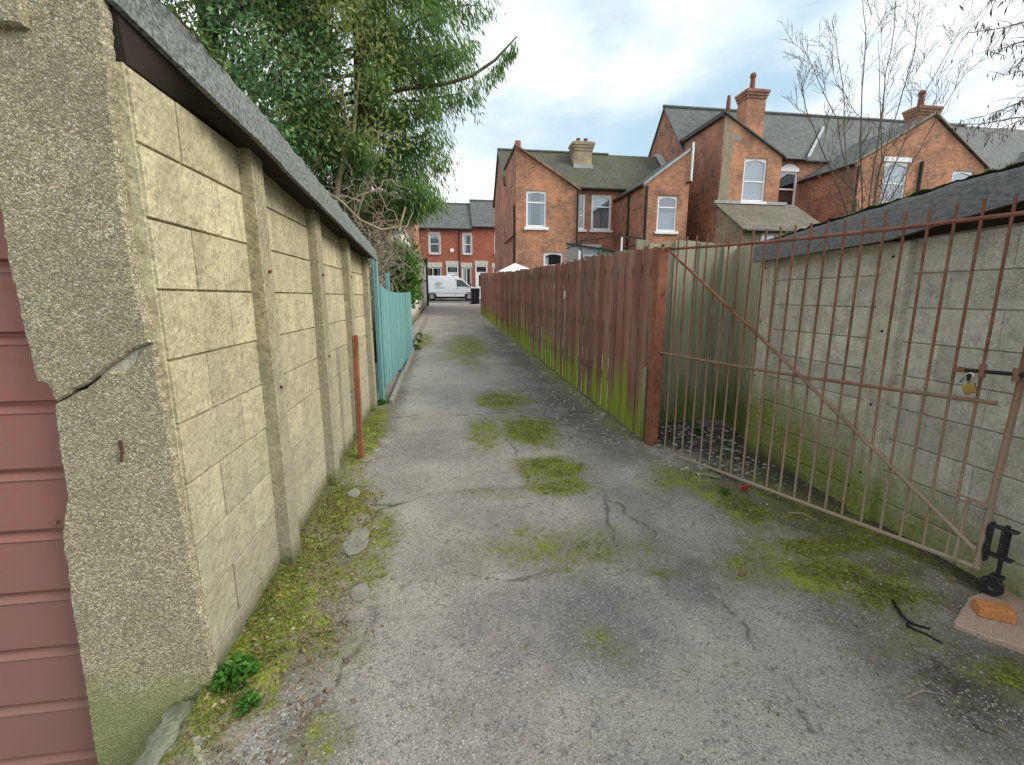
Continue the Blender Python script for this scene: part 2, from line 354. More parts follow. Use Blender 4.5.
BROWN = [(-.85,2.4,.05,1.6,1.15),(-.84,4.2,.04,1.2,1.1),(1.79,5,.05,1.3,1.2),(1.78,8,.05,3,1.1),(-.62,2.3,.12,.3,.9),(-.66,1.6,.14,.2,.95),(2.2,2.3,.32,.45,1.05),(2.0,2.75,.22,.4,1.0),(2.3,1.8,.3,.2,1.0),(1.95,1.15,.4,.35,1.0),(-.74,2.0,.2,.9,.85),(1.5,5.2,.24,1.4,.85),(1.48,8.5,.22,2.5,.8),(1.45,13,.25,3,.7),(2.0,1.22,.35,.3,.9),(2.25,2.2,.5,.5,.85),(2.1,3.0,.4,.5,.8),(2.4,1.55,.3,.2,.8),(2.45,3.85,.6,.6,1.6),(2.5,2.9,.25,.9,1.5),(2.55,2.0,.2,.8,1.3),(2.1,3.1,.3,.5,1.0),(2.28,2.5,.22,.6,1.25),(1.8,1.6,.25,.2,.6),(-.62,1.75,.22,.5,.7),(-.5,1.35,.15,.2,.6),(-.66,5.5,.12,1.5,.8),(-.66,8.5,.12,2.5,.7),(.55,2.2,.6,.15,.35),(1.9,1.95,.5,.3,.5)]  # narrow leading strips: grime with contact shade painted in, along wall and fence feet
PALE = [(1.45,3.2,.28,.25,.8),(1.1,2.4,.12,.3,.7),(-.1,3.5,.3,.16,.6),(.3,4.0,.5,.3,.3),(-.35,2.75,.2,.12,.7),(.1,4.6,.4,.25,.4),(-.35,5.6,.25,.5,.4),(.3,7,.5,.8,.35)]
def alley():
    ys = [.55]
    while ys[-1] < 34.3: ys.append(ys[-1]+max(.0125, .0082*ys[-1]))
    ys = np.array(ys); xs = np.arange(-1.30, 3.2, .0155)
    X, Y = np.meshgrid(xs, ys); n = X.size
    x = X.ravel(); y = Y.ravel()
    N1 = np.array([mn.noise((a*2.3, b*2.3, 0)) for a, b in zip(x, y)])
    N2 = np.array([mn.noise((a*8, b*8, 3)) for a, b in zip(x, y)])
    N3 = np.array([mn.noise((a*27, b*27, 7)) for a, b in zip(x, y)])
    def blob(L, wob=.55):
        r = np.zeros(n)
        for cx, cy, a, b, s in L:
            d = np.sqrt(((x-cx)/a)**2+((y-cy)/b)**2)
            d = d+N1*wob+N2*wob*.7+N3*.25
            r = np.maximum(r, s*np.clip(1.45-d, 0, 1))
        return r
    moss = blob(PATCH, .42); dark = blob(DARK, .5); brown = blob(BROWN, .45); pale = blob(PALE, .6)
    wx = x+N2*.05+N3*.018; wy = y+N1*.12+N2*.05+N3*.015
    cr = np.zeros(n)
    for pl in CRK:
        for (ax, ay), (bx, by) in zip(pl, pl[1:]):
            L2 = (bx-ax)**2+(by-ay)**2; t = np.clip(((wx-ax)*(bx-ax)+(wy-ay)*(by-ay))/L2, 0, 1)
            d = np.hypot(wx-ax-t*(bx-ax), wy-ay-t*(by-ay))
            cr = np.maximum(cr, np.clip(1-d/(.011+.0036*y), 0, 1)*np.clip(.72+N1*1.2, .1, 1))
    z = .03*np.minimum(y, 40)+N1*.012+N2*.004+N3*.0016-cr*.010+moss*.016*(1+N3+N2)+brown*.004
    z += np.clip((-x-.62)/.25, 0, 1)*.02*np.clip(6-y, 0, 1)
    z -= np.clip((y-33.5)/.8, 0, 1)*.02
    z -= .34*np.clip((-x-.90+N2*.03)/.05, 0, 1)*np.clip((1.62-y)/.05, 0, 1)
    nx = len(xs); ny = len(ys)
    me = bpy.data.meshes.new('alley')
    me.vertices.add(n); me.vertices.foreach_set('co', np.stack([x, y, z], 1).astype(np.float32).ravel())
    i = np.arange((ny-1)*nx).reshape(ny-1, nx)[:, :-1].ravel()
    q = np.stack([i, i+1, i+nx+1, i+nx], 1).astype(np.int32)
    me.loops.add(q.size); me.loops.foreach_set('vertex_index', q.ravel())
    me.polygons.add(len(q)); me.polygons.foreach_set('loop_start', np.arange(0, q.size, 4, dtype=np.int32))
    me.polygons.foreach_set('use_smooth', [True]*len(q))
    for nm, val in (('moss', moss), ('crack', cr), ('dk', dark), ('br', brown), ('pale', pale)):
        a = me.attributes.new(nm, 'FLOAT', 'POINT'); a.data.foreach_set('value', val.astype(np.float32))
    t = NT('worn_alley_asphalt'); o = t.pos()
    big = t.noise(1.1, 7, .7, o); mid = t.noise(11, 4, .7, o); fine = t.noise(170, 3, .75, o); f2 = t.noise(60, 3, .7, o)
    col = t.mix(t.ramp(big, .38, .62), (.46, .418, .362), (.27, .242, .226))
    col = t.mix(t.ramp(mid, .4, .7, 0, .6), col, (.45, .425, .375))
    col = t.mix(t.math('MULTIPLY', t.attr('pale'), .75), col, (.54, .53, .47))
    dkf = t.math('MULTIPLY', t.attr('dk'), t.ramp(mid, .3, .6, .5, 1.))
    col = t.mix(dkf, col, (.155, .142, .155))
    brf = t.math('MINIMUM', t.math('MULTIPLY', t.attr('br'), t.ramp(f2, .3, .6, .55, 1.)), .95)
    col = t.mix(brf, col, t.mix(f2, (.15, .125, .09), (.075, .066, .048)))
    col = t.mix(t.ramp(t.math('ADD', t.attr('br'), t.math('MULTIPLY', t.math('SUBTRACT', mid, .5), .8)), .9, 1.15), col, t.mix(t.ramp(f2, .4, .6), (.075, .06, .045), (.025, .021, .017)))
    # pale aggregate stones showing in the surface
    v = t.vor(95, t.map(o, (1, 1, 1))); vc = t.sep(t.vor(95, o, out='Color'))[0]
    st = t.math('MULTIPLY', t.ramp(v, .28, .40, 1, 0), t.ramp(vc, .60, .72))
    st = t.math('MULTIPLY', st, t.ramp(t.noise(5, 3, .6, o), .3, .6, .25, .9))
    col = t.mix(st, col, (.60, .585, .53))
    col = t.mix(t.ramp(fine, .48, .66, 0, .75), col, (.05, .05, .05))
    col = t.mix(t.ramp(t.noise(45, 3, .7, o), .54, .68, 0, .6), col, (.075, .075, .07))
    col = t.mix(t.math('MULTIPLY', t.ramp(t.math('ADD', t.attr('crack'), t.math('MULTIPLY', t.math('SUBTRACT', f2, .5), .9)), .22, .7), .62), col, (.07, .062, .055))
    stn = t.math('MULTIPLY', t.ramp(t.attr('moss'), .0, .55), t.ramp(mid, .35, .65, .35, .8))
    col = t.mix(stn, col, (.17, .165, .075))
    mf = t.math('ADD', t.attr('moss'), t.math('ADD', t.math('MULTIPLY', t.math('ADD', t.math('SUBTRACT', t.noise(28, 5, .75, o), .5), t.math('MULTIPLY', t.math('SUBTRACT', t.noise(9, 5, .75, o), .54), 1.5)), 1.9), t.math('MULTIPLY', t.math('SUBTRACT', fine, .5), 1.2)))
    mcol = t.mix(t.ramp(t.noise(7, 4, .7, o), .35, .65), (.225, .265, .026), (.085, .095, .026))
    mcol = t.mix(t.ramp(t.noise(70, 3, .7, o), .5, .65, 0, .7), mcol, (.44, .44, .12))
    mcol = t.mix(t.ramp(fine, .5, .68, 0, .7), mcol, (.045, .045, .015))
    col = t.mix(t.ramp(mf, .30, .62, 0, .95), col, mcol)
    h = t.math('ADD', t.math('MULTIPLY', fine, .6), t.math('ADD', t.math('MULTIPLY', v, -.5), t.math('MULTIPLY', f2, .6)))
    mat = t.done(col, .88, t.bump(h, .9, .008), spec=.25)
    me.materials.append(mat); me.update(calc_edges=True)
    ob = bpy.data.objects.new('alley', me); COL.objects.link(ob); struct(ob)
    return x, y, z, moss, brown
AX, AY, AZ, AM, AB = alley()
slope_sheet('road', 'road', -80, 80, [34.2, 36, 38, 40, 40.4], -.02, 5)
slope_sheet('soil', 'soil', 2.6, 12, [-3, 2, 8, 14, 18, 28], -.045, 4)
mb = MB(); mb.hexa([(-80, 40.4, 1.1), (80, 40.4, 1.1), (80, 42.1, 1.1), (-80, 42.1, 1.1), (-80, 40.4, 1.28), (80, 40.4, 1.28), (80, 42.1, 1.3), (-80, 42.1, 1.3)])
struct(mb.build('pavement', 'pave', bevel=.02))
for a, b in ((-80, -1.35), (1.75, 80)):
    mb = MB(); mb.hexa([(a, 32.6, .9), (b, 32.6, .9), (b, 34.2, .9), (a, 34.2, .9), (a, 32.6, 1.06), (b, 32.6, 1.06), (b, 34.2, 1.10), (a, 34.2, 1.10)])
    struct(mb.build('pavement', 'pave', bevel=.02))
slope_sheet('forecourt', 'pave', -7, -.90, [-3, 0, 1.66], -.36, 3)
def ground_at(x, y): return gz(y)

# ---------------------------------------------------------------- left concrete garage
YB = [1.56, 2.24, 3.20, 4.16, 5.12]          # pillar, then the four posts
def lerp(t, pts):
    for (a, b), (c, d) in zip(pts, pts[1:]):
        if t <= c: return b+(d-b)*(t-a)/(c-a)
    return pts[-1][1]
def eave(y): return lerp(y, [(1.4, 2.29), (1.54, 2.245), (1.7, 2.185), (1.9, 2.125), (2.15, 2.072), (2.6, 2.03), (5.3, 1.838)])
def edge(y): return lerp(y, [(1.4, -.91), (1.54, -.872), (1.7, -.823), (1.9, -.772), (2.15, -.732), (2.6, -.718), (5.3, -.715)])
G = thing('concrete_garage', 'pale concrete block garage with cracked pebbledash corner and rose red door, on the left', 'garage', (-1.2, 3.2, gz(3.2)))
LV = [-.03, .19, .40, .607, .832, 1.041, 1.25, 1.471, 1.682, 1.891]
for k in range(4):
    y0 = YB[k]+(.0 if k == 0 else .13); y1 = YB[k+1]+.05; cy = (y0+y1)/2; full = 1.0
    c0 = y1-.5-.455 if k == 0 else cy-.455-.02
    mb = MB()
    top = lambda y: min(2.10, eave(y)+.02)
    mb.hexa([(-.95, y0, -.1), (-.879, y0, -.1), (-.879, y1, -.1), (-.95, y1, -.1), (-.95, y0, top(y0)), (-.879, y0, top(y0)), (-.879, y1, top(y1)), (-.95, y1, top(y1))], .5)
    for i in range(len(LV)):
        z0 = LV[i]; z1 = LV[i+1] if i+1 < len(LV) else 2.092
        step = .455; off = (0 if i % 2 else .2275)
        edges = [y0]+[e for e in (c0+off+step*j for j in range(-1, 4)) if y0+.03 < e < y1-.03]+[y1]
        for a, b in zip(edges, edges[1:]):
            g_ = .0042; za, zb = min(z1-g_, top(a)), min(z1-g_, top(b)); xx = -.868+random.uniform(-.0012, .0012)
            zl = z0+g_+gz(cy)*0
            if za-zl < .01 or zb-zl < .01: continue
            h_ = .0042; mb.hexa([(-.885, a+h_, zl), (xx, a+h_, zl), (xx, b-h_, zl), (-.885, b-h_, zl), (-.885, a+h_, za), (xx, a+h_, za), (xx, b-h_, zb), (-.885, b-h_, zb)])
    mb.build('wall_panel', 'block', G, bevel=.002)
for k in range(1, 5):
    y0 = YB[k]; y1 = y0+.135; zt = min(2.10, eave(y0)+.02); xo = -.803
    mb = MB(); mb.hexa([(-.94, y0, -.1), (xo, y0+.004, -.1), (xo, y1-.004, -.1), (-.94, y1, -.1), (-.94, y0, zt), (xo-.012, y0+.004, zt), (xo-.012, y1-.004, zt), (-.94, y1, zt)])
    po = mb.build('post', 'post', G, bevel=.003)
    for z in (1.5, .95):
        MB().tube([(xo-.008, y0+.07, z+gz(y0)), (xo+.004, y0+.07, z+gz(y0))], .007, 8).build('bolt', 'rust', po)
# rear end wall, far side
MB().box(-3.4, -.95, 5.18, 5.26, 0, 1.80).build('rear_wall', 'block', G)
MB().box(-3.42, -3.36, 1.6, 5.18, 0, 1.8).build('side_wall', 'block', G)
# roof edge
mb = MB(); N = 110; ye = [1.545+(5.24-1.545)*i/N for i in range(N+1)]
vs = []
for i, y in enumerate(ye):
    e_ = edge(y); b = eave(y); j = mn.noise((y*9, 0, 0))*.012+mn.noise((y*30, 2, 0))*.006; jt = .185-.016*(y-1.5)
    lo = -.012*(y > 2.36)-.0*(y > 3.3)+mn.noise((y*5, 9, 0))*.003
    vs += [(e_+j*.3, y, b+lo), (e_-.007+j*.5, y, b+jt*.5), (e_-.02+j*.4, y, b+jt*.9+j), (e_-.05, y, b+jt+j*1.6), (e_-.125, y, b+jt+.012+j), (e_-.02, y, b+lo)]
fs = []
for i in range(N):
    for k in range(6): fs.append((i*6+k, i*6+(k+1) % 6, i*6+6+(k+1) % 6, i*6+6+k))
fs += [tuple(range(5, -1, -1)), tuple(N*6+k for k in range(6))]
mb.add(vs, fs).build('roof_edge', 'fascia', G)
def soff(y0, y1): return MB().hexa([(-.97, y0, eave(y0)+.03), (-.736, y0, eave(y0)+.01), (-.736, y1, eave(y1)+.01), (-.97, y1, eave(y1)+.03), (-.97, y0, eave(y0)+.05), (-.736, y0, eave(y0)+.05), (-.736, y1, eave(y1)+.05), (-.97, y1, eave(y1)+.05)])
for a, b in ((1.57, 1.985), (1.99, 3.28), (3.285, 5.2)):
    mb = MB(); n = 40
    for i in range(n):
        y0 = a+(b-a)*i/n; y1 = a+(b-a)*(i+1)/n; w0, w1 = min(2.10, eave(y0)+.02), min(2.10, eave(y1)+.02)
        p = lambda y, w: [(-.99, y, w), (-.874, y, w), (edge(y)-.021, y, eave(y)+.008), (edge(y)-.021, y, eave(y)+.05), (-.99, y, eave(y)+.09)]
        mb.add(p(y0, w0)+p(y1, w1), [(k, (k+1) % 5, 5+(k+1) % 5, 5+k) for k in range(5)]+([(4, 3, 2, 1, 0)] if i == 0 else [])+([(5, 6, 7, 8, 9)] if i == n-1 else []), .5)
    mb.build('soffit', 'soffit', G)
MB().hexa([(-3.5, 1.56, 2.30), (-.97, 1.56, 2.36), (-.80, 5.24, 1.90), (-3.5, 5.24, 1.90), (-3.5, 1.56, 2.36), (-.97, 1.56, 2.42), (-.80, 5.24, 1.96), (-3.5, 5.24, 1.95)]).build('roof', 'roofsheet', G)
# cracked corner pillar
def rough(poly, step=.019, amp=.0032, skip=()):
    out = []
    for i, (a, b) in enumerate(zip(poly, poly[1:]+poly[:1])):
        L = math.hypot(b[0]-a[0], b[1]-a[1]); n = max(1, int(L/step))
        for k in range(n):
            t = k/n; am = amp if k else amp*.4
            if i in skip: am *= .2
            out.append((a[0]+(b[0]-a[0])*t+random.uniform(-am, am), a[1]+(b[1]-a[1])*t+random.uniform(-am, am)))
    return out
P_up = [(-1.185, 1.135), (-1.09, 1.19), (-1.02, 1.243), (-.95, 1.292), (-.897, 1.312), (-.915, 1.5), (-.918, 1.73), (-.905, 2.0), (-.893, 2.26), (-.89, 2.40), (-1.23, 2.40), (-1.228, 1.84), (-1.238, 1.54), (-1.226, 1.2), (-1.20, 1.19)]
P_lo = [(-1.30, -.6), (-.84, -.6), (-.850, -.01), (-.858, .05), (-.868, .35), (-.884, .85), (-.896, 1.308), (-.938, 1.288), (-.952, 1.255), (-.985, 1.222), (-1.018, 1.224), (-1.028, 1.229), (-1.09, 1.182), (-1.195, 1.126), (-1.205, 1.0), (-1.212, .81), (-1.246, .70), (-1.25, .62), (-1.26, .415), (-1.27, .06)]
pc = MB().prism(rough(P_up), 1.530, 1.566, .007).prism(rough(P_lo), 1.536, 1.566, .007).build('corner_pillar', 'pebble', G)
MB().box(-1.2, -.885, 1.567, 1.60, -.4, 2.3).build('crack_filling', 'dark', pc)
b = MB(); b.tube([(-1.006, 1.556, 1.25), (-1.012, 1.553, 1.19)], .006, 8); b.tube([(-.958, 1.558, 1.29), (-.955, 1.556, 1.25), (-.966, 1.556, 1.225)], .006, 8); b.build('reinforcing_bar', 'rust', pc)
MB().box(-1.06, -.90, 1.548, 1.562, 1.17, 1.31).build('broken_concrete_face', 'rpost', pc)
MB().tube([(-1.028, 1.533, 1.005), (-1.026, 1.531, .97), (-1.034, 1.533, .935)], .004, 6).build('staple', 'rust', pc)
MB().prism(rough([(-2.7, 2.145), (-1.075, 2.150), (-1.055, 2.42), (-2.7, 2.42)], .05, .004), 1.505, 1.566, .007).build('lintel', 'pebble', G)
MB().prism(rough([(-3.15, -.6), (-2.68, -.6), (-2.70, 2.144), (-3.15, 2.144)]), 1.53, 1.9, .007).build('pillar', 'pebble', G)
# ribbed door
prof = []; z = 2.16; zb = 2.16
zs = [1.771, 1.551, 1.334, 1.116, .893, .68, .455, .239, .02, -.2, -.42]
pr = [(1.60, 2.2)]
for zz in zs: pr += [(1.60, zz+.012), (1.622, zz+.004), (1.622, zz-.004), (1.595, zz-.028), (1.60, zz-.034)]
mb = MB(); vs = []; x0, x1 = -2.7, -1.225
for y, z in pr: vs += [(x0, y, z), (x1, y, z)]
mb.add(vs, [(2*i, 2*i+2, 2*i+3, 2*i+1) for i in range(len(pr)-1)])
D = mb.build('door', 'door', G)
MB().box(-1.226, -1.13, 1.592, 1.63, -.5, 2.16).build('door_stile', 'door', D, bevel=.004)
MB().box(-2.72, -1.12, 1.632, 1.66, -.5, 2.2).build('door_backing', 'dark', D)
for x, z in ((-1.219, .85), (-1.228, .72), (-1.262, .715), (-1.30, .715), (-1.232, .77), (-1.27, .56), (-1.24, .60)):
    MB().tube([(x, 1.596, z), (x, 1.586, z)], .007, 8).build('rivet', 'dark' if z > .8 else 'door', D)
# mossy concrete plinth
mb = MB(); pl = rough([(-.99, 1.18), (-.66, 1.16), (-.62, 1.28), (-.68, 1.42), (-.80, 1.50), (-.99, 1.52)], .04, .012)
n = len(pl); vs = [(x, y, -.05) for x, y in pl]+[(x*.985-.012, y, .045+mn.noise((x*9, y*9, 1))*.02) for x, y in pl]+[(-.83, 1.34, .07)]
mb.add(vs, [(i, (i+1) % n, n+(i+1) % n, n+i) for i in range(n)]+[(n+i, n+(i+1) % n, 2*n) for i in range(n)])
M['plinth'] = simple('mossy_plinth', (.30, .30, .22), (.20, .24, .12), 9, .95, 40, .8, fine=(60, (.38, .38, .3)))
tag(mb.build('concrete_footing', 'plinth', org=(-.83, 1.34, gz(1.34)), smooth=True), 'broken mossy lump of concrete at the foot of the cracked corner pillar', 'footing')

# rusty post standing free in front of the left wall
mb = MB(); mb.hexa([(-.750, 3.71, .06), (-.708, 3.71, .06), (-.708, 3.75, .06), (-.750, 3.75, .06), (-.735, 3.71, 1.15), (-.693, 3.71, 1.16), (-.693, 3.75, 1.15), (-.735, 3.75, 1.145)])
tag(mb.build('iron_post', 'gpost', org=(-.73, 3.73, gz(3.73)), bevel=.006), 'short red rusty iron post standing against the left concrete wall', 'post')

# ---------------------------------------------------------------- right concrete garage
def reave(y): return lerp(y, [(-2, 2.0), (1.0, 1.93), (1.75, 1.862), (2.02, 1.822), (2.35, 1.768), (3.5, 1.727)])
def rtop(y): return 1.875+.095*(3.46-y) if y > 2.0 else 2.014+.03*(2.0-y)
H = thing('concrete_garage', 'grey concrete panel garage with dark roof edge behind the iron gate, on the right', 'garage', (3.6, 2.2, gz(2.2)))
RP = [3.42, 2.35, 1.28, .21, -.86]
LVR = [-.13, .03, .219, .412, .608, .805, 1.0, 1.194, 1.388, 1.579]
for k in range(4):
    y1, y0 = RP[k], RP[k+1]; mb = MB()
    mb.box(2.636, 2.70, y0, y1, -.15, 1.90, .5)
    for i in range(len(LVR)):
        z0 = LVR[i]; z1 = LVR[i+1] if i+1 < len(LVR) else 1.775
        ed = [y0, y0+.53+(0 if i % 2 else .26), y1]
        for a, b in zip(ed, ed[1:]):
            g_ = .0018 if a != y0 else .0; xx = 2.624+random.uniform(-.001, .001)
            mb.box(xx, 2.64, a+(.0008), b-.0008, z0+.003, z1-.003)
    mb.build('wall_panel', 'rblock', H, bevel=.003)
for y in RP:
    mb = MB().hexa([(2.575, y-.075, -.15), (2.69, y-.085, -.15), (2.69, y+.085, -.15), (2.575, y+.075, -.15), (2.575, y-.075, 1.76), (2.69, y-.085, 1.76), (2.69, y+.085, 1.76), (2.575, y+.075, 1.76)])
    po = mb.build('post', 'rpost', H, bevel=.008, seg=2)
    for z in (1.68, 1.25, .8, .36): MB().tube([(2.577, y+.01, z), (2.572, y+.01, z)], .008, 8).build('bolt', 'dark', po)
mb = MB(); N = 90; ye = [-1.0+4.50*i/N for i in range(N+1)]; vs = []
for y in ye:
    b = reave(y); t = rtop(y); j = mn.noise((y*8, 5, 0))*.010+mn.noise((y*28, 6, 0))*.006
    vs += [(2.50, y, b), (2.50, y, t-.03), (2.505, y, t-.012+j), (2.54, y, t+j), (2.58, y, t+.004+j), (2.53, y, b)]
fs = [(i*6+6+k, i*6+6+(k+1) % 6, i*6+(k+1) % 6, i*6+k) for i in range(N) for k in range(6)]+[tuple(range(6)), tuple(N*6+k for k in range(5, -1, -1))]
mb.add(vs, fs).build('roof_edge', 'rfascia', H)
MB().hexa([(2.53, -1, 1.98), (2.72, -1, 1.86), (2.72, 3.5, 1.745), (2.53, 3.5, 1.745), (2.53, -1, 2.0), (2.72, -1, 1.9), (2.72, 3.5, 1.77), (2.53, 3.5, 1.77)]).build('soffit', 'soffit', H)
# corrugated sheet roof with moss along its edge
mb = MB(); vs = []; fs = []; N = 230
for i in range(N+1):
    y = -1.02+4.54*i/N; c = .003*math.sin(y*2*math.pi/.075)+abs(mn.noise((y*7, 8, 2)))*.022-.008
    vs += [(2.515+mn.noise((y*12, 3, 3))*.015, y, rtop(y)+.012+c+mn.noise((y*20, 1, 1))*.007), (5.6, y, rtop(y)+.06+c)]
fs = [(2*i+2, 2*i, 2*i+1, 2*i+3) for i in range(N)]
mb.add(vs, fs).build('roof', 'roofsheet', H)
MB().box(2.66, 5.5, 3.40, 3.48, -.1, 1.8).build('end_wall', 'rblock', H)

# ---------------------------------------------------------------- gate and its post
GP = Vector((1.87, 3.70, 0)); GE = Vector((2.50, 1.60, 0)); GD = (GE-GP).normalized(); GN = Vector((GD.y, -GD.x, 0))
if GN.x > 0: GN = -GN        # towards the alley
def gp(s, z, o=0.): p = GP+GD*s+GN*o; return (p.x, p.y, z)
def bar(mb, a, b, w, d):     # flat bar in the gate's plane
    a = Vector(a); b = Vector(b); t = (b-a).normalized(); u = GN*d*.5; v = t.cross(GN).normalized()*w*.5
    return mb.hexa([a-u-v, a+u-v, a+u+v, a-u+v, b-u-v, b+u-v, b+u+v, b-u+v])
T = thing('metal_gate', 'tall red oxide iron bar gate standing open along the right concrete wall', 'gate', (*gp(0, 0)[:2], gz(3.7)))
top = lambda s: 1.845-.018*s-.02*math.sin(math.pi*s/2.19)
midz = lambda s: .968+.003*s-.015*math.sin(math.pi*s/2.19); bot = lambda s: .10+.034*s
def rail(f, s0, s1, r=.0105): return MB().tube([gp(s0+(s1-s0)*i/14, f(s0+(s1-s0)*i/14)) for i in range(15)], r, 8)
rail(top, -.03, 2.9-.71).build('top_rail', 'gate', T); rail(midz, -.06, 2.12).build('middle_rail', 'gate', T); rail(bot, -.06, 2.18, .012).build('bottom_rail', 'gate', T)
bsl = [.10+.0975*i for i in range(21)]
for i, s in enumerate(bsl):
    ln = random.uniform(-.006, .006)
    MB().tube([gp(s+ln, bot(s)), gp(s, .9, .004*math.sin(i*2.1)), gp(s-ln, top(s)+.085+random.uniform(-.008, .006))], .0066, 8).build('bar', 'gate', T)
MB().tube([gp(2.165, bot(2.16)), gp(2.168, .5), gp(2.18, 1.0), gp(2.185, 1.88)], .0145, 8).build('end_stile', 'gate', T)
MB().tube([gp(.0, 1.842, .014), gp(1.1, 1.055, .016), gp(2.15, .265, .014)], .0105, 8).build('brace', 'gate', T)
mb = MB().tube([gp(2.085, bot(2.1), .012), gp(2.095, .495, .012), gp(2.165, .49, .012)], .008, 8); mb.tube([gp(1.99, .505), gp(2.19, .495)], .006, 8)
mb.tube([gp(1.98, .30), gp(2.15, .275)], .005, 6); mb.build('latch_plate', 'gate', T)
for z in (1.85, .965):
    mb = MB().tube([gp(-.075, z-.03), gp(-.075, z+.04)], .015, 10); mb.tube([gp(-.10, z, .0), gp(.03, z)], .011, 8); mb.build('hinge', 'rust', T)
sb = MB().tube([gp(2.0, 1.112, .026), gp(2.55, 1.128, .026)], .009, 8).build('slide_bolt', 'dark', T)
mb = MB(); bar(mb, gp(1.955, 1.112, .022), gp(2.025, 1.110, .022), .024, .016); mb.build('bolt_stop', 'gpost', sb)
for s in (2.06, 2.17): MB().tube([gp(s, 1.085, .026), gp(s, 1.145, .026)], .013, 8).build('bolt_guide', 'gate', sb)
mb = MB(); bar(mb, gp(2.018, 1.105, .03), gp(2.020, 1.062, .03), .014, .006); mb.build('hasp', 'dark', sb)
# spring loaded wheel on the gate's end
W = MB(); bar(W, gp(2.187, .225), gp(2.187, .42), .010, .038)
for z in (.405, .265): bar(W, gp(2.185, z, 0), gp(2.275, z, 0), .009, .042)
for z in (.38, .29): bar(W, gp(2.178, z, .02), gp(2.20, z, .02), .05, .01)
W = W.build('wheel_bracket', 'castor', T, bevel=.002)
sx = 2.238
mb = MB(); mb.tube([gp(sx+.016*math.cos(a*.62), .272+.13*a/130, .016*math.sin(a*.62)) for a in range(131)], .0028, 6); mb.build('spring', 'castor', W, smooth=True)
MB().tube([gp(sx, .425), gp(sx, .15)], .0085, 10).build('rod', 'castor', W)
WC = Vector(gp(2.225, gz(1.56)+.066, 0))
mb = MB(); bar(mb, gp(sx-.024, .165), gp(sx+.02, .165), .018, .05)
for o in (-.022, .022): bar(mb, gp(sx-.005, .17, o), gp(2.225, .115, o), .03, .005)
mb.build('fork', 'castor', W, bevel=.002)
ax = (GN*.8+GD*.25).normalized()
wl = MB().tube([WC-ax*.017, WC-ax*.014, WC+ax*.014, WC+ax*.017], [.037, .043, .043, .037], 24).build('wheel', 'castor', W, smooth=False)
MB().tube([WC-ax*.025, WC+ax*.025], .011, 12).build('hub', 'steel', wl)
# padlock hanging from the hasp
K = thing('padlock', 'small brass padlock with steel shackle hanging on the gate bolt', 'padlock', gp(2.025, 1.02, .03))
mb = MB(); kb = [gp(2.005+.0, 1.048, .03), gp(2.052, 1.030, .03)]
bar(mb, gp(2.022, 1.050, .034), gp(2.040, 1.006, .034), .046, .02); mb.build('body', 'brass', K, bevel=.004, seg=2)
c0 = Vector(gp(2.018, 1.075, .034)); dx = GD; dz = Vector((0, 0, 1))
tilt = math.radians(-22)
def loc(u, v): return tuple(c0+dx*(u*math.cos(tilt)-v*math.sin(tilt))+dz*(u*math.sin(tilt)+v*math.cos(tilt)))
MB().tube([loc(-.014, -.03), loc(-.014, .012)]+[loc(.014*math.cos(a), .012+.015*math.sin(a)) for a in [math.pi*(1-k/8) for k in range(1, 8)]]+[loc(.014, .012), loc(.014, -.03)], .0042, 8).build('shackle', 'shiny', K, smooth=True)
# gate post
mb = MB().hexa([(1.80, 3.72, -.02), (1.89, 3.72, -.02), (1.89, 3.81, -.02), (1.80, 3.81, -.02), (1.795, 3.72, 1.86), (1.885, 3.72, 1.87), (1.885, 3.81, 1.87), (1.795, 3.81, 1.86)])
Q = tag(mb.build('gate_post', 'gpost', org=(1.845, 3.77, gz(3.77)), bevel=.006), 'square red painted steel post carrying the iron gate beside the wooden fence', 'post')
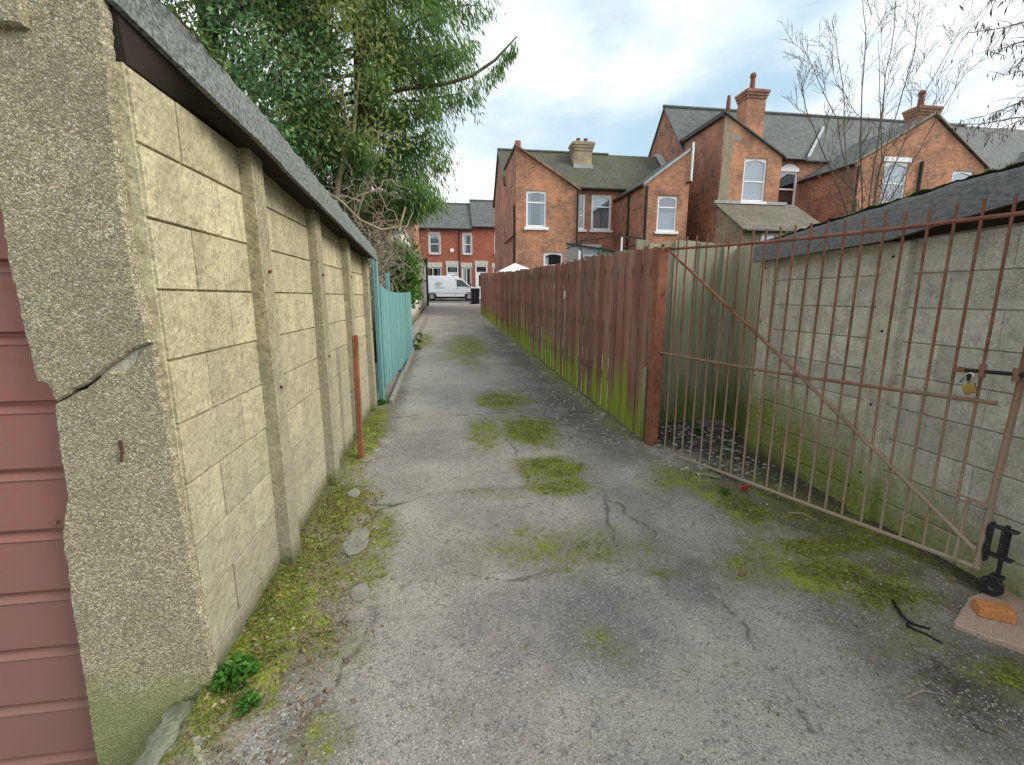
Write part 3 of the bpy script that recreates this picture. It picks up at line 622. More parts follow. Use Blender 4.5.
# ---------------------------------------------------------------- red brown fence
F = thing('wooden_fence', 'long red brown vertical board fence with green algae along its foot, right of the alley', 'fence', (1.76, 10, gz(10)))
def fx(y): return 1.835-.0088*(y-3.7)
FJ = [3.84, 6.76, 9.05, 10.95, 12.85, 15.2, 17.6, 19.8, 21.85]
for k in range(len(FJ)-1):
    y = FJ[k]+.012; mb = MB(); tilt = random.uniform(-.01, .01); dh = random.uniform(-.015, .015)
    n = max(6, round((FJ[k+1]-FJ[k])/(.098 if k < 2 else .11))); w = (FJ[k+1]-FJ[k]-.02)/n
    for i in range(n):
        o = .013*(i % 2)+random.uniform(-.003, .003); yy = y+w*i; g0 = gz(yy)
        hh = 1.755+dh+random.uniform(-.02, .02)+(.16*(yy-13)/9 if yy > 13 else 0); le = random.uniform(-.004, .004)
        b0 = g0-.03+random.uniform(-.01, .01); x = fx(yy)
        mb.hexa([(x-o, yy, b0), (x-o+.016, yy, b0), (x-o+.016, yy+w*.91, b0), (x-o-.002, yy+w*.91, b0), (x-o+tilt, yy+le, g0+hh), (x-o+tilt+.016, yy+le, g0+hh), (x-o+tilt+.016, yy+le+w*.91, g0+hh), (x-o+tilt-.002, yy+le+w*.91, g0+hh)])
    p = mb.build('fence_panel', 'fence', F, bevel=.002)
    mb = MB()
    for z in (.35, .95, 1.55): mb.hexa([(fx(y)+.02, y, gz(y)+z), (fx(y)+.06, y, gz(y)+z), (fx(y)+.06, y+w*n, gz(y+w*n)+z), (fx(y)+.02, y+w*n, gz(y+w*n)+z), (fx(y)+.02, y, gz(y)+z+.08), (fx(y)+.06, y, gz(y)+z+.08), (fx(y)+.06, y+w*n, gz(y+w*n)+z+.08), (fx(y)+.02, y+w*n, gz(y+w*n)+z+.08)])
    mb.build('rail', 'fence', p)
    if k: MB().box(fx(y)+.022, fx(y)+.1, FJ[k]-.05, FJ[k]+.05, gz(y)-.05, gz(y)+1.78).build('post', 'oldb', F)
mb = MB().box(1.795, 1.822, 6.735, 6.775, gz(6.75)+.35, gz(6.75)+1.22).build('metal_strip', 'flash', F, bevel=.003)
MB().box(1.783, 1.80, 6.72, 6.79, gz(6.75)+1.22, gz(6.75)+1.34).build('latch', 'shiny', F, bevel=.004)
MB().box(1.79, 1.805, 3.85, 3.90, gz(3.8)+.02, gz(3.8)+.70).build('end_batten', 'oldb', F, bevel=.003)
# old boards closing the recess behind the gate
def board_fence(name, a, b, h, lab, w=.13, mat='oldb', lap=.01, hv=.03, z0=-.02):
    a = Vector((*a, 0)); b = Vector((*b, 0)); d = (b-a); L = d.length; d.normalize(); nrm = Vector((d.y, -d.x, 0))
    t = thing(name, lab, 'fence', ((a.x+b.x)/2, (a.y+b.y)/2, gz((a.y+b.y)/2))); n = max(2, round(L/w)); w = L/n; mb = MB()
    for i in range(n):
        p = a+d*w*i; q = p+d*(w+.004); o = nrm*(.022*(i % 2)+random.uniform(0, .006)); th = nrm*-.018; z1 = gz(p.y)+h+random.uniform(-hv, hv); zz = gz(p.y)+z0
        k = Vector((0, 0, random.uniform(-.012, .012)))
        mb.hexa([(*(p+o)[:2], zz), (*(q+o)[:2], zz), (*(q+o+th)[:2], zz), (*(p+o+th)[:2], zz), (*(p+o)[:2], z1), (*(q+o)[:2], z1+k.z), (*(q+o+th)[:2], z1+k.z), (*(p+o+th)[:2], z1)])
    mb.build('boards', mat, t, bevel=.002)
    for z in (.4, 1.5):
        mb = MB()
        p = a+nrm*-.02; q = b+nrm*-.02; m = nrm*-.04
        mb.hexa([(*p[:2], gz(p.y)+z), (*q[:2], gz(q.y)+z), (*(q+m)[:2], gz(q.y)+z), (*(p+m)[:2], gz(p.y)+z), (*p[:2], gz(p.y)+z+.08), (*q[:2], gz(q.y)+z+.08), (*(q+m)[:2], gz(q.y)+z+.08), (*(p+m)[:2], gz(p.y)+z+.08)])
        mb.build('rail', mat, t)
    return t
board_fence('wooden_fence', (1.90, 4.45), (2.955, 4.42), 1.86, 'weathered grey green board fence closing the recess just behind the red gate post', .135)
board_fence('wooden_fence', (2.955, 4.40), (2.80, 3.56), 1.80, 'mossy wide board fence side on, between the recess corner and the right garage', .29, hv=.01)
# ---------------------------------------------------------------- teal boarded gates on the left
T = thing('teal_fence', 'faded teal painted board fence with curved top edge beyond the left garage', 'fence', (-.76, 7.6, gz(7.6)))
def tx(y): return -.785+.016*(y-5.6)
tt = lambda y: 1.475+.13*math.exp(-(y-5.7)/.7)+.018*(y-5.7)
tb = lambda y: gz(y)+.16-.035*(y-5.7)
for ya, yb in ((5.72, 7.62), (7.66, 9.72)):
    mb = MB(); n = round((yb-ya)/.135); w = (yb-ya)/n
    for i in range(n):
        y = ya+w*i; o = random.uniform(-.004, .004); x = tx(y)+o+.02
        q = y+w-.006
        mb.hexa([(x, y, tb(y)), (x-.02, y, tb(y)), (x-.02, q, tb(q)), (x, q, tb(q)), (x, y, tt(y)), (x-.02, y, tt(y)), (x-.02, q, tt(q)), (x, q, tt(q))])
    p = mb.build('panel', 'teal', T, bevel=.002)
    MB().box(tx(ya)-.07, tx(ya)-.02, ya, yb, .45, .53).build('rail', 'teal', p)
    MB().box(tx(ya)-.07, tx(ya)-.02, ya, yb, 1.15, 1.23).build('rail', 'teal', p)
for x, y, h in ((-.80, 5.60, 1.92), (-.865, 7.25, 1.80)):
    MB().box(x-.03, x+.03, y-.04, y+.04, gz(y)-.05, h).build('post', 'teal', T, bevel=.008)
MB().box(-.80, -.73, 7.62, 7.70, gz(7.6)-.05, .5).build('post', 'teal', T, bevel=.006)
MB().box(-.80, -.71, 9.74, 9.84, gz(9.7)-.05, 1.5).build('post', 'teal', T, bevel=.006)
mb = MB()
for a, b in ((5.5, 7.4), (7.42, 9.6), (9.63, 12.5), (12.53, 16), (16.04, 20)): 
    o = random.uniform(-.02, .02)+(-.05 if a > 9.6 else 0); mb.hexa([(-.70+o, a, gz(a)-.1), (-.645+o, a, gz(a)-.1), (-.665+o, b, gz(b)-.1), (-.72+o, b, gz(b)-.1), (-.70+o, a, gz(a)+.065), (-.645+o, a, gz(a)+.06), (-.665+o, b, gz(b)+.06), (-.72+o, b, gz(b)+.065)])
tag(mb.build('kerb', 'kerb', org=(-.67, 9, gz(9)), bevel=.01), 'low concrete edging strip along the foot of the teal fence', 'kerb')
# white rendered wall and dark post at the alley's far end
mb = MB().box(-1.42, -1.12, 13.2, 28.8, .2, 3.25)
w = mb.build('garden_wall', 'render', org=(-1.25, 21, gz(21)), bevel=.02); tag(w, 'white rendered wall with ivy over its near end, far along the left of the alley', 'wall')
MB().box(-1.46, -1.08, 13.16, 28.84, 3.25, 3.33).build('coping', 'stone', w, bevel=.01)
mb = MB().box(-1.22, -1.02, 29.4, 29.6, gz(29)-.05, 3.75)
p = tag(mb.build('gate_post', 'darkin', org=(-1.12, 29.5, gz(29.5)), bevel=.02), 'tall dark timber post at the street end of the white wall', 'post')
MB().prism([(-1.24, 3.752), (-1.0, 3.752), (-1.12, 3.85)], 29.38, 29.62).build('cap', 'darkin', p)

# ---------------------------------------------------------------- houses
def wall(mb, a, b, prof, z0, holes=(), rev=.11):
    ax, ay = a; bx, by = b; L = math.hypot(bx-ax, by-ay); dx, dy = (bx-ax)/L, (by-ay)/L; nx, ny = dy, -dx
    P = lambda u, z, d=0.: (ax+dx*u-nx*d, ay+dy*u-ny*d, z)
    us = sorted(set([0, L]+[u for u, _ in prof]+[u for h in holes for u in h[:2]]))
    us = [u for u in us if -1e-6 <= u <= L+1e-6]
    def zt(u):
        for (u0, a0), (u1, a1) in zip(prof, prof[1:]):
            if u0-1e-6 <= u <= u1+1e-6: return a0+(a1-a0)*(u-u0)/max(1e-9, u1-u0)
        return prof[-1][1]
    for u0, u1 in zip(us, us[1:]):
        hs = sorted([h for h in holes if h[0] < (u0+u1)/2 < h[1]], key=lambda h: h[2])
        lo = z0
        for h in hs:
            mb.add([P(u0, lo), P(u1, lo), P(u1, h[2]), P(u0, h[2])], [(0, 1, 2, 3)], .5); lo = h[3]
        mb.add([P(u0, lo), P(u1, lo), P(u1, zt(u1)), P(u0, zt(u0))], [(0, 1, 2, 3)], .5)
    for u0, u1, a0, a1 in holes:
        for p, q in (((u0, a0), (u0, a1)), ((u1, a1), (u1, a0)), ((u0, a1), (u1, a1)), ((u1, a0), (u0, a0))):
            mb.add([P(*p), P(*p, rev), P(*q, rev), P(*q)], [(0, 1, 2, 3)], .5)
    return mb
def slab(mb, pts, th=.07):
    """roof sheet: polygon + thickness downward"""
    n = len(pts); vs = list(pts)+[(x, y, z-th) for x, y, z in pts]
    return mb.add(vs, [tuple(range(n)), tuple(range(2*n-1, n-1, -1))]+[(i, n+i, n+(i+1) % n, (i+1) % n) for i in range(n)])
def window(parent, x0, x1, z0, z1, y, transom=.62, arch=.05, sill=True, curt='full', mull=False, name='window', fw=.085, lint=None, inset=.05):
    yf = y+inset; h = z1-z0
    mb = MB(); mb.box(x0, x0+fw, yf, yf+.07, z0, z1); mb.box(x1-fw, x1, yf, yf+.07, z0, z1); mb.box(x0+fw, x1-fw, yf, yf+.07, z0, z0+fw); 
    # arched head
    n = 8; top = [(x0+fw+(x1-x0-2*fw)*i/n, z1-fw-arch+arch*math.sin(math.pi*i/n)) for i in range(n+1)]
    mb.prism([*top[::1], (x1-fw, z1), (x0+fw, z1)], yf, yf+.07)
    zt = z0+h*transom
    if transom: mb.box(x0+fw, x1-fw, yf-.01, yf+.06, zt-.03, zt+.03)
    if mull: mb.box((x0+x1)/2-.03, (x0+x1)/2+.03, yf, yf+.06, z0+fw, z1-fw)
    f = mb.build(name, 'white', parent)
    MB().add([(x0+.03, yf+.04, z0+.03), (x1-.03, yf+.04, z0+.03), (x1-.03, yf+.04, z1-.03), (x0+.03, yf+.04, z1-.03)], [(0, 1, 2, 3)]).build('pane', 'glass', f)
    MB().add([(x0-.3, yf+.5, z0-.3), (x1+.3, yf+.5, z0-.3), (x1+.3, yf+.5, z1+.3), (x0-.3, yf+.5, z1+.3)], [(0, 1, 2, 3)]).build('dark_room', 'darkin', f)
    if curt:
        sp = {'full': [(0, 1)], 'sides': [(0, .27), (.74, 1)], 'left': [(0, .4)], 'low': [(0, 1)]}[curt]; mb = MB()
        for a, b in sp:
            n = max(6, int((b-a)*26)); vs = []; zc = z0+h*(.55 if curt == 'low' else 1)
            for i in range(n+1):
                xx = x0+(x1-x0)*(a+(b-a)*i/n); d = .02*math.sin(i*1.7); vs += [(xx, yf+.13+d, z0), (xx, yf+.13+d, zc)]
            mb.add(vs, [(2*i, 2*i+2, 2*i+3, 2*i+1) for i in range(n)])
        mb.build('curtain', 'curtain', f)
    if sill: MB().box(x0-.09, x1+.09, y-.09, y+.06, z0-.12, z0-.005).build('sill', 'white' if sill == 1 else 'stone', f, bevel=.01)
    if lint: MB().box(x0-.08, x1+.08, y-.02, y+.02, z1+.004, z1+lint).build('lintel', 'stone', f)
    return f
def pot(parent, x, y, z, h=.5, r=.12, mat='pot'):
    return MB().tube([(x, y, z-.1), (x, y, z), (x, y, z+h*.75), (x, y, z+h*.78), (x, y, z+h*.9), (x, y, z+h)], [r*1.15, r*1.1, r*.85, r*1.15, r*1.15, r*.8], 12).build('chimney_pot', mat, parent)
def chimney(parent, x0, x1, y0, y1, z0, z1, mat, pots, ph=.5, pr=.12, steps=3):
    mb = MB().box(x0, x1, y0, y1, z0, z1-.45)
    c = mb.build('chimney', mat, parent); mb = MB()
    for i in range(steps): e = .04*(i+1); mb.box(x0-e, x1+e, y0-e, y1+e, z1-.449+.13*i+.0, z1-.45+.13*(i+1)-.001)
    mb.box(x0-.0, x1+.0, y0-.0, y1+.0, z1-.06, z1)
    mb.build('chimney_head', 'brick2' if mat == 'brick3' else mat, c)
    for px in pots: pot(c, px, (y0+y1)/2, z1, ph, pr)
    MB().box(x0-.05, x1+.05, y0-.06, y0-.005, z0, z0+.5).build('flashing', 'flash', c)
    return c
def gutter(parent, a, b, r=.06): return MB().tube([a, b], r, 8).build('gutter', 'gutter', parent)
def pipe(parent, x, y, z0, z1, r=.045, mat='gutter'): return MB().tube([(x, y, z0), (x, y, z1)], r, 8).build('drainpipe', mat, parent)
ZB = .2; YO = 19.5; YM = 22.8; YR = 25.2; YF = 27.6
# ---- house A: nearest gable beside the alley
A = thing('terraced_house', 'orange brick house with half gable and yellow chimney beyond the red fence', 'house', (5, 23, gz(20)))
def lw(mb, x, y0, y1, z, **k): return wall(mb, (x, y1), (x, y0), [(0, z), (y1-y0, z)], ZB, **k)
mb = MB(); X0, X1 = 3.0, 5.6
wall(mb, (X0, YO), (X1, YO), [(0, 7.36), (.12, 7.42), (X1-X0, 5.86)], ZB, [(3.43-X0, 4.30-X0, 4.33, 5.78), (4.2-X0, 5.06-X0, 1.9, 3.33)])
mb2 = MB(); lw(mb2, X0, YO, YM+.001, 7.36); mb3 = wall(MB(), (X0, YF), (X0, YM), [(0, 6.75), (YF-YR, 8.9), (YF-YM, 6.75)], ZB); mb3.build('gable_wall', 'brick2', A)
wall(MB(), (X1, YO), (X1, YM), [(0, 5.86), (YM-YO, 5.86)], ZB).build('side_wall', 'brick2', A)
mb.build('outrigger_wall', 'brick', A); mb2.build('side_wall', 'brick2', A)
mb = MB(); wall(mb, (X1, YM), (8.9, YM), [(0, 6.75), (8.9-X1, 6.75)], ZB, [(7.30-X1, 8.33-X1, 4.75, 6.42), (6.60-X1, 6.98-X1, 4.75, 6.42)])
mb.build('rear_wall', 'brick2', A); wall(MB(), (8.9, YF), (X0, YF), [(0, 6.75), (5.9, 6.75)], ZB).build('front_wall', 'brick2', A)
mb = MB(); slab(mb, [(X0-.06, YO-.08, 7.52), (X1+.12, YO-.08, 5.88), (X1+.12, YM+.3, 5.88), (X0-.06, YM+.3, 7.52)], .06); mb.build('outrigger_roof', 'mslate', A)
mb = MB(); slab(mb, [(X0-.1, YM-.18, 6.68), (8.9, YM-.18, 6.68), (8.9, YR, 8.98), (X0-.1, YR, 8.98)]); slab(mb, [(X0-.1, YR, 8.98), (8.9, YR, 8.98), (8.9, YF+.2, 6.65), (X0-.1, YF+.2, 6.65)])
rf = mb.build('roof', 'mslate', A)
MB().tube([(X0-.1, YR, 8.98), (8.9, YR, 8.98)], .09, 8).build('ridge_tiles', 'mslate', rf)
MB().hexa([(X0-.05, YO-.10, 7.46), (X1+.12, YO-.10, 5.83), (X1+.12, YO-.04, 5.83), (X0-.05, YO-.04, 7.46), (X0-.05, YO-.10, 7.53), (X1+.12, YO-.10, 5.90), (X1+.12, YO-.04, 5.90), (X0-.05, YO-.04, 7.53)]).build('verge', 'brick2', A)
MB().box(X0-.03, X0+.2, YO-.06, YO+.16, 7.35, 7.66).build('finial', 'brick2', A, bevel=.03)
gutter(A, (5.75, YM-.22, 6.64), (8.9, YM-.22, 6.64)); pipe(A, X1+.03, YO-.06, ZB, 5.82); pipe(A, X0-.06, YO+.1, ZB, 5.2, .04)
MB().box(X0-.12, X0-.005, YO+.1, YM, 4.0, 4.1).build('string_course', 'brick2', A)
window(A, 3.43, 4.30, 4.33, 5.78, YO, .68, curt='sides'); window(A, 4.2, 5.06, 1.9, 3.33, YO, .62, curt='low')
window(A, 7.30, 8.33, 4.75, 6.42, YM, .66, curt='full', arch=.1, mull=False); window(A, 6.60, 6.98, 4.75, 6.42, YM, .4, arch=.06, curt=None)
chimney(A, 6.72, 7.66, 24.1, 24.75, 7.6, 9.25, 'ybrick', [7.0, 7.4], .22, .1)
# ---- house B: lower lean-to gable
B = thing('terraced_house', 'low sloping red brick house with white edged verge beside the tall chimneyed house', 'house', (10, 23, gz(20)))
BX0, BX1 = 8.54, 12.0
zb = lambda x: 6.22+(7.5-6.22)*(x-8.56)/(10.44-8.56)
mb = MB(); wall(mb, (BX0, YO), (10.6, YO), [(0, 6.2), (10.6-BX0, zb(10.6))], ZB, [(9.2-BX0, 10.12-BX0, 4.27, 5.75)]); mb.build('outrigger_wall', 'brick3', B)
wall(MB(), (10.6, YO), (10.6, YM), [(0, zb(10.6)), (YM-YO, zb(10.6))], ZB).build('side_wall', 'brick2', B)
mb = MB(); lw(mb, BX0, YO, YM, 6.2); mb.build('side_wall', 'brick2', B); wall(MB(), (8.9, YM), (BX1, YM), [(0, 6.75), (3.1, 6.75)], ZB).build('rear_wall', 'brick2', B); wall(MB(), (BX1, YF), (8.9, YF), [(0, 6.75), (3.1, 6.75)], ZB).build('front_wall', 'brick2', B)
mb = MB(); slab(mb, [(BX0-.12, YO-.06, 6.2), (10.75, YO-.06, zb(10.75)+.1), (10.75, YM+.4, zb(10.75)+.1), (BX0-.12, YM+.4, 6.2)], .05); mb.build('outrigger_roof', 'mslate', B)
mb = MB(); slab(mb, [(8.9, YM-.18, 6.68), (12.0, YM-.18, 6.68), (12.0, YR, 8.98), (8.9, YR, 8.98)]); slab(mb, [(8.9, YR, 8.98), (12, YR, 8.98), (12, YF+.2, 6.65), (8.9, YF+.2, 6.65)]); rf = mb.build('roof', 'mslate', B)
MB().hexa([(8.5, YO-.09, 6.12), (10.5, YO-.09, zb(10.5)+.02), (10.5, YO-.01, zb(10.5)+.02), (8.5, YO-.01, 6.12), (8.5, YO-.09, 6.24), (10.5, YO-.09, zb(10.5)+.14), (10.5, YO-.01, zb(10.5)+.14), (8.5, YO-.01, 6.24)]).build('verge', 'flash', B)
MB().hexa([(11.55, YM-.1, 6.8), (11.95, YM-.1, 6.8), (11.95, YR, 9.1), (11.55, YR, 9.1), (11.55, YM-.1, 6.84), (11.95, YM-.1, 6.84), (11.95, YR, 9.14), (11.55, YR, 9.14)]).build('flashing', 'flash', rf)
gutter(B, (BX0-.1, YO-.05, 6.14), (BX0-.1, YM, 6.14)); pipe(B, BX0+.12, YO-.06, ZB, 6.1, .06); pipe(B, BX0-.06, 21.0, ZB, 6.1)
pipe(B, 10.62, YO-.08, 6.35, 7.9, .05, 'white'); gutter(B, (10.62, YO-.08, 6.35), (10.45, YO-.08, 6.28), .05)
window(B, 9.2, 10.12, 4.27, 5.75, YO, .68, arch=.06, curt='low', sill=True)
MB().box(9.1, 10.22, YO-.015, YO+.01, 5.78, 5.92).build('lintel', 'brick2', B)
# ---- house C: tall gable with big chimney
Cc = thing('terraced_house', 'tall brick house with big orange chimney stack above a brown roofed lean-to', 'house', (15, 23, gz(20)))
CX0, CX1 = 12.0, 14.9
mb = MB(); wall(mb, (CX0, YO), (CX1, YO), [(0, 9.05), (.1, 9.08), (CX1-CX0, 7.5)], ZB, [(13.1-CX0, 14.2-CX0, 5.62, 7.42)]); mb.build('outrigger_wall', 'brick3', Cc)
mb = MB(); lw(mb, CX0, YO, YM+.001, 9.02); mb.build('side_wall', 'brick2', Cc); wall(MB(), (CX0, YF), (CX0, YM), [(0, 8.5), (YF-YR, 11.42), (YF-YM, 8.5)], ZB).build('gable_wall', 'brick2', Cc); wall(MB(), (CX1, YO), (CX1, YM), [(0, 7.5), (YM-YO, 7.5)], ZB).build('side_wall', 'brick2', Cc)
mb = MB(); wall(mb, (CX1, YM), (18.5, YM), [(0, 8.5), (3.6, 8.5)], ZB, [(17.36-CX1, 18.42-CX1, 6.15, 7.85)]); mb.build('rear_wall', 'brick2', Cc); wall(MB(), (18.5, YF), (CX0, YF), [(0, 8.5), (6.5, 8.5)], ZB).build('front_wall', 'brick2', Cc)
mb = MB(); slab(mb, [(CX0-.1, YO-.08, 9.22), (CX1+.12, YO-.08, 7.52), (CX1+.12, YM+.4, 7.52), (CX0-.1, YM+.4, 9.22)], .06); mb.build('outrigger_roof', 'slate', Cc)
mb = MB(); slab(mb, [(CX0-.08, YM-.18, 8.42), (18.5, YM-.18, 8.42), (18.5, YR, 11.5), (CX0-.08, YR, 11.5)]); slab(mb, [(CX0-.08, YR, 11.5), (18.5, YR, 11.5), (18.5, YF+.2, 8.4), (CX0-.08, YF+.2, 8.4)]); rf = mb.build('roof', 'slate', Cc)
MB().tube([(CX0-.1, YR, 11.52), (18.5, YR, 11.52)], .1, 8).build('ridge_tiles', 'slate', rf)
MB().box(CX0-.16, CX0-.02, YO-.05, YM, 9.0, 9.14).build('gutter', 'gutter', Cc)
MB().hexa([(CX0-.05, YO-.10, 9.15), (CX1+.12, YO-.10, 7.47), (CX1+.12, YO-.03, 7.47), (CX0-.05, YO-.03, 9.15), (CX0-.05, YO-.10, 9.22), (CX1+.12, YO-.10, 7.54), (CX1+.12, YO-.03, 7.54), (CX0-.05, YO-.03, 9.22)]).build('verge', 'slate', Cc)
mb = MB(); pl = rough([(12.02, .3), (12.62, .3), (12.50, 5.6), (12.45, 7.2), (12.50, 8.0), (12.9, 8.1), (12.8, 8.35), (12.45, 8.4), (12.3, 8.85), (12.02, 8.95)], .25, .05); mb.prism(pl, YO-.012, YO-.001); mb.build('patch_render', 'mortar', Cc)
window(Cc, 13.1, 14.2, 5.62, 7.42, YO, .47, arch=.09, curt='full'); window(Cc, 17.36, 18.42, 6.15, 7.85, YM, .5, arch=.02, curt=None)
mb = MB(); n = 10; pa = [(17.34+(1.10)*i/n, 7.86+.36*math.sin(math.pi*(.12+.76*i/n))) for i in range(n+1)]; mb.prism([(17.34, 7.855), (18.44, 7.855)]+pa[::-1], YM-.03, YM+.02); mb.build('window_head', 'white', Cc)
gutter(Cc, (15.1, YM-.24, 8.40), (18.6, YM-.24, 8.40))
chimney(Cc, 15.28, 16.30, 22.95, 23.75, 8.9, 11.72, 'brick3', [15.75], .85, .13, 3); pot(Cc, 14.05, 22.6, 8.4, 2.75, .09)
MB().hexa([(15.2, YM-.05, 8.62), (16.4, YM-.05, 8.62), (16.4, 22.94, 8.75), (15.1, 22.94, 8.75), (15.2, YM-.05, 8.66), (16.4, YM-.05, 8.66), (16.4, 22.94, 8.8), (15.1, 22.94, 8.8)]).build('flashing', 'flash', rf)
# single storey lean-to in front of it
mb = MB(); wall(mb, (12.0, 17.6), (15.6, 17.6), [(0, 4.2), (3.6, 4.2)], ZB, [(12.85-12, 14.3-12, 2.2, 4.02)]); mb.build('extension_wall', 'ybrick', Cc)
wall(MB(), (12.0, YO), (12.0, 17.6), [(0, 5.42), (1.9, 4.2)], ZB).build('extension_wall', 'ybrick', Cc); wall(MB(), (15.6, 17.6), (15.6, YO), [(0, 4.2), (1.9, 5.42)], ZB).build('extension_wall', 'ybrick', Cc)
mb = MB(); slab(mb, [(11.85, 17.3, 4.12), (15.8, 17.3, 4.12), (15.8, YO-.01, 5.5), (11.85, YO-.01, 5.5)]); r2 = mb.build('extension_roof', 'tile', Cc)
MB().box(11.8, 15.3, YO-.08, YO-.015, 5.5, 5.62).build('flashing', 'flash', r2); gutter(Cc, (11.9, 17.26, 4.06), (15.8, 17.26, 4.06))
window(Cc, 12.85, 14.3, 2.2, 4.02, 17.6, 0, arch=0, curt='full', mull=True)
# ---- house D: symmetrical gable on the right
Dd = thing('terraced_house', 'brick house with pointed gable and wide chimney behind the bare sapling', 'house', (22, 23, gz(20)))
DX0, DX1, DA = 18.62, 25.5, 22.3
mb = MB(); wall(mb, (DX0, YO), (DX1, YO), [(0, 7.4), (DA-DX0, 9.55), (DX1-DX0, 7.5)], ZB, [(20.1-DX0, 21.35-DX0, 5.75, 7.55), (23.8-DX0, 24.95-DX0, 5.5, 7.3)]); mb.build('outrigger_wall', 'brick3', Dd)
mb = MB(); lw(mb, DX0, YO, YM, 7.4); mb.build('side_wall', 'brick2', Dd); wall(MB(), (DX1, YO), (DX1, YM), [(0, 7.5), (YM-YO, 7.5)], ZB).build('side_wall', 'brick2', Dd)
mb = MB(); wall(mb, (18.5, YM), (31, YM), [(0, 8.5), (12.5, 8.5)], ZB); mb.build('rear_wall', 'brick2', Dd); wall(MB(), (31, YF), (DX0, YF), [(0, 8.5), (12.5, 8.5)], ZB).build('front_wall', 'brick2', Dd)
mb = MB(); slab(mb, [(DX0-.15, YO-.08, 7.42), (DA, YO-.08, 9.66), (DA, YM+1.8, 9.66), (DX0-.15, YM+1.8, 7.42)], .06); slab(mb, [(DA, YO-.08, 9.66), (DX1+.15, YO-.08, 7.5), (DX1+.15, YM+1.8, 7.5), (DA, YM+1.8, 9.66)], .06); mb.build('outrigger_roof', 'slate', Dd)
mb = MB(); slab(mb, [(18.5, YM-.18, 8.42), (31, YM-.18, 8.42), (31, YR, 11.5), (18.5, YR, 11.5)]); slab(mb, [(18.5, YR, 11.5), (31, YR, 11.5), (31, YF+.2, 8.4), (18.5, YF+.2, 8.4)]); rf = mb.build('roof', 'slate', Dd)
MB().tube([(18.5, YR, 11.52), (31, YR, 11.52)], .1, 8).build('ridge_tiles', 'slate', rf)
gutter(Dd, (DX0-.15, YO-.1, 7.36), (DX0-.15, YM, 7.36)); pipe(Dd, 22.0, YO-.06, ZB, 7.6, .07); pipe(Dd, DX0+.1, YO-.06, ZB, 7.3, .05)
for xa, xb, za, zb_ in ((DX0-.2, DA, 7.36, 9.66), (DA, DX1+.2, 9.66, 7.44)):
    MB().hexa([(xa, YO-.11, za-.02), (xb, YO-.11, zb_-.02), (xb, YO-.03, zb_-.02), (xa, YO-.03, za-.02), (xa, YO-.11, za+.07), (xb, YO-.11, zb_+.07), (xb, YO-.03, zb_+.07), (xa, YO-.03, za+.07)]).build('verge', 'mortar', Dd)
window(Dd, 20.1, 21.35, 5.75, 7.55, YO, .48, arch=.12, curt='full'); window(Dd, 23.8, 24.95, 5.5, 7.3, YO, .5, arch=.1, curt='full')
MB().box(20.0, 21.45, YO-.02, YO+.01, 7.553, 7.75).build('window_head', 'white', Dd)
chimney(Dd, 23.9, 25.05, 21.7, 22.4, 8.6, 10.95, 'brick3', [24.3], .8, .14, 3)
hx = MB().hexa([(18.6, YM-.3, 8.5), (18.74, YM-.3, 8.5), (21.04, YM+1.6, 10.6), (20.9, YM+1.6, 10.6), (18.6, YM-.3, 8.56), (18.74, YM-.3, 8.56), (21.04, YM+1.6, 10.72), (20.9, YM+1.6, 10.72)]); hx.build('flashing', 'flash', rf)
# ---- house E: roofs at the right edge
E_ = thing('terraced_house', 'grey slate roofs of the last house at the right edge of the row', 'house', (34, 23, gz(20)))
mb = MB(); wall(mb, (30.2, YO), (36.4, YO), [(0, 7.6), (3.1, 9.6), (6.2, 7.6)], ZB); lw(mb, 30.2, YO, YM, 7.6); wall(mb, (36.4, YO), (36.4, YM), [(0, 7.6), (3.3, 7.6)], ZB); wall(mb, (44, YF), (31, YF), [(0, 8.5), (13, 8.5)], ZB); wall(mb, (36.4, YM), (44, YM), [(0, 8.5), (7.6, 8.5)], ZB); wall(mb, (44, YM), (44, YF), [(0, 8.5), (2.4, 11.4), (4.8, 8.5)], ZB)
mb.build('wall', 'brick2', E_)
mb = MB(); slab(mb, [(30.0, YO-.08, 7.55), (33.3, YO-.08, 9.7), (33.3, YM+1.8, 9.7), (30.0, YM+1.8, 7.55)], .06); slab(mb, [(33.3, YO-.08, 9.7), (36.6, YO-.08, 7.55), (36.6, YM+1.8, 7.55), (33.3, YM+1.8, 9.7)], .06); mb.build('outrigger_roof', 'slate', E_)
mb = MB(); slab(mb, [(31, YM-.18, 8.42), (44.1, YM-.18, 8.42), (44.1, YR, 11.5), (31, YR, 11.5)]); slab(mb, [(31, YR, 11.5), (44.1, YR, 11.5), (44.1, YF+.2, 8.4), (31, YF+.2, 8.4)]); mb.build('roof', 'slate', E_)
MB().tube([(30.1, YO-.1, 7.62), (30.1, YM+1.6, 7.62)], .09, 8).build('gutter', 'gutter', E_)

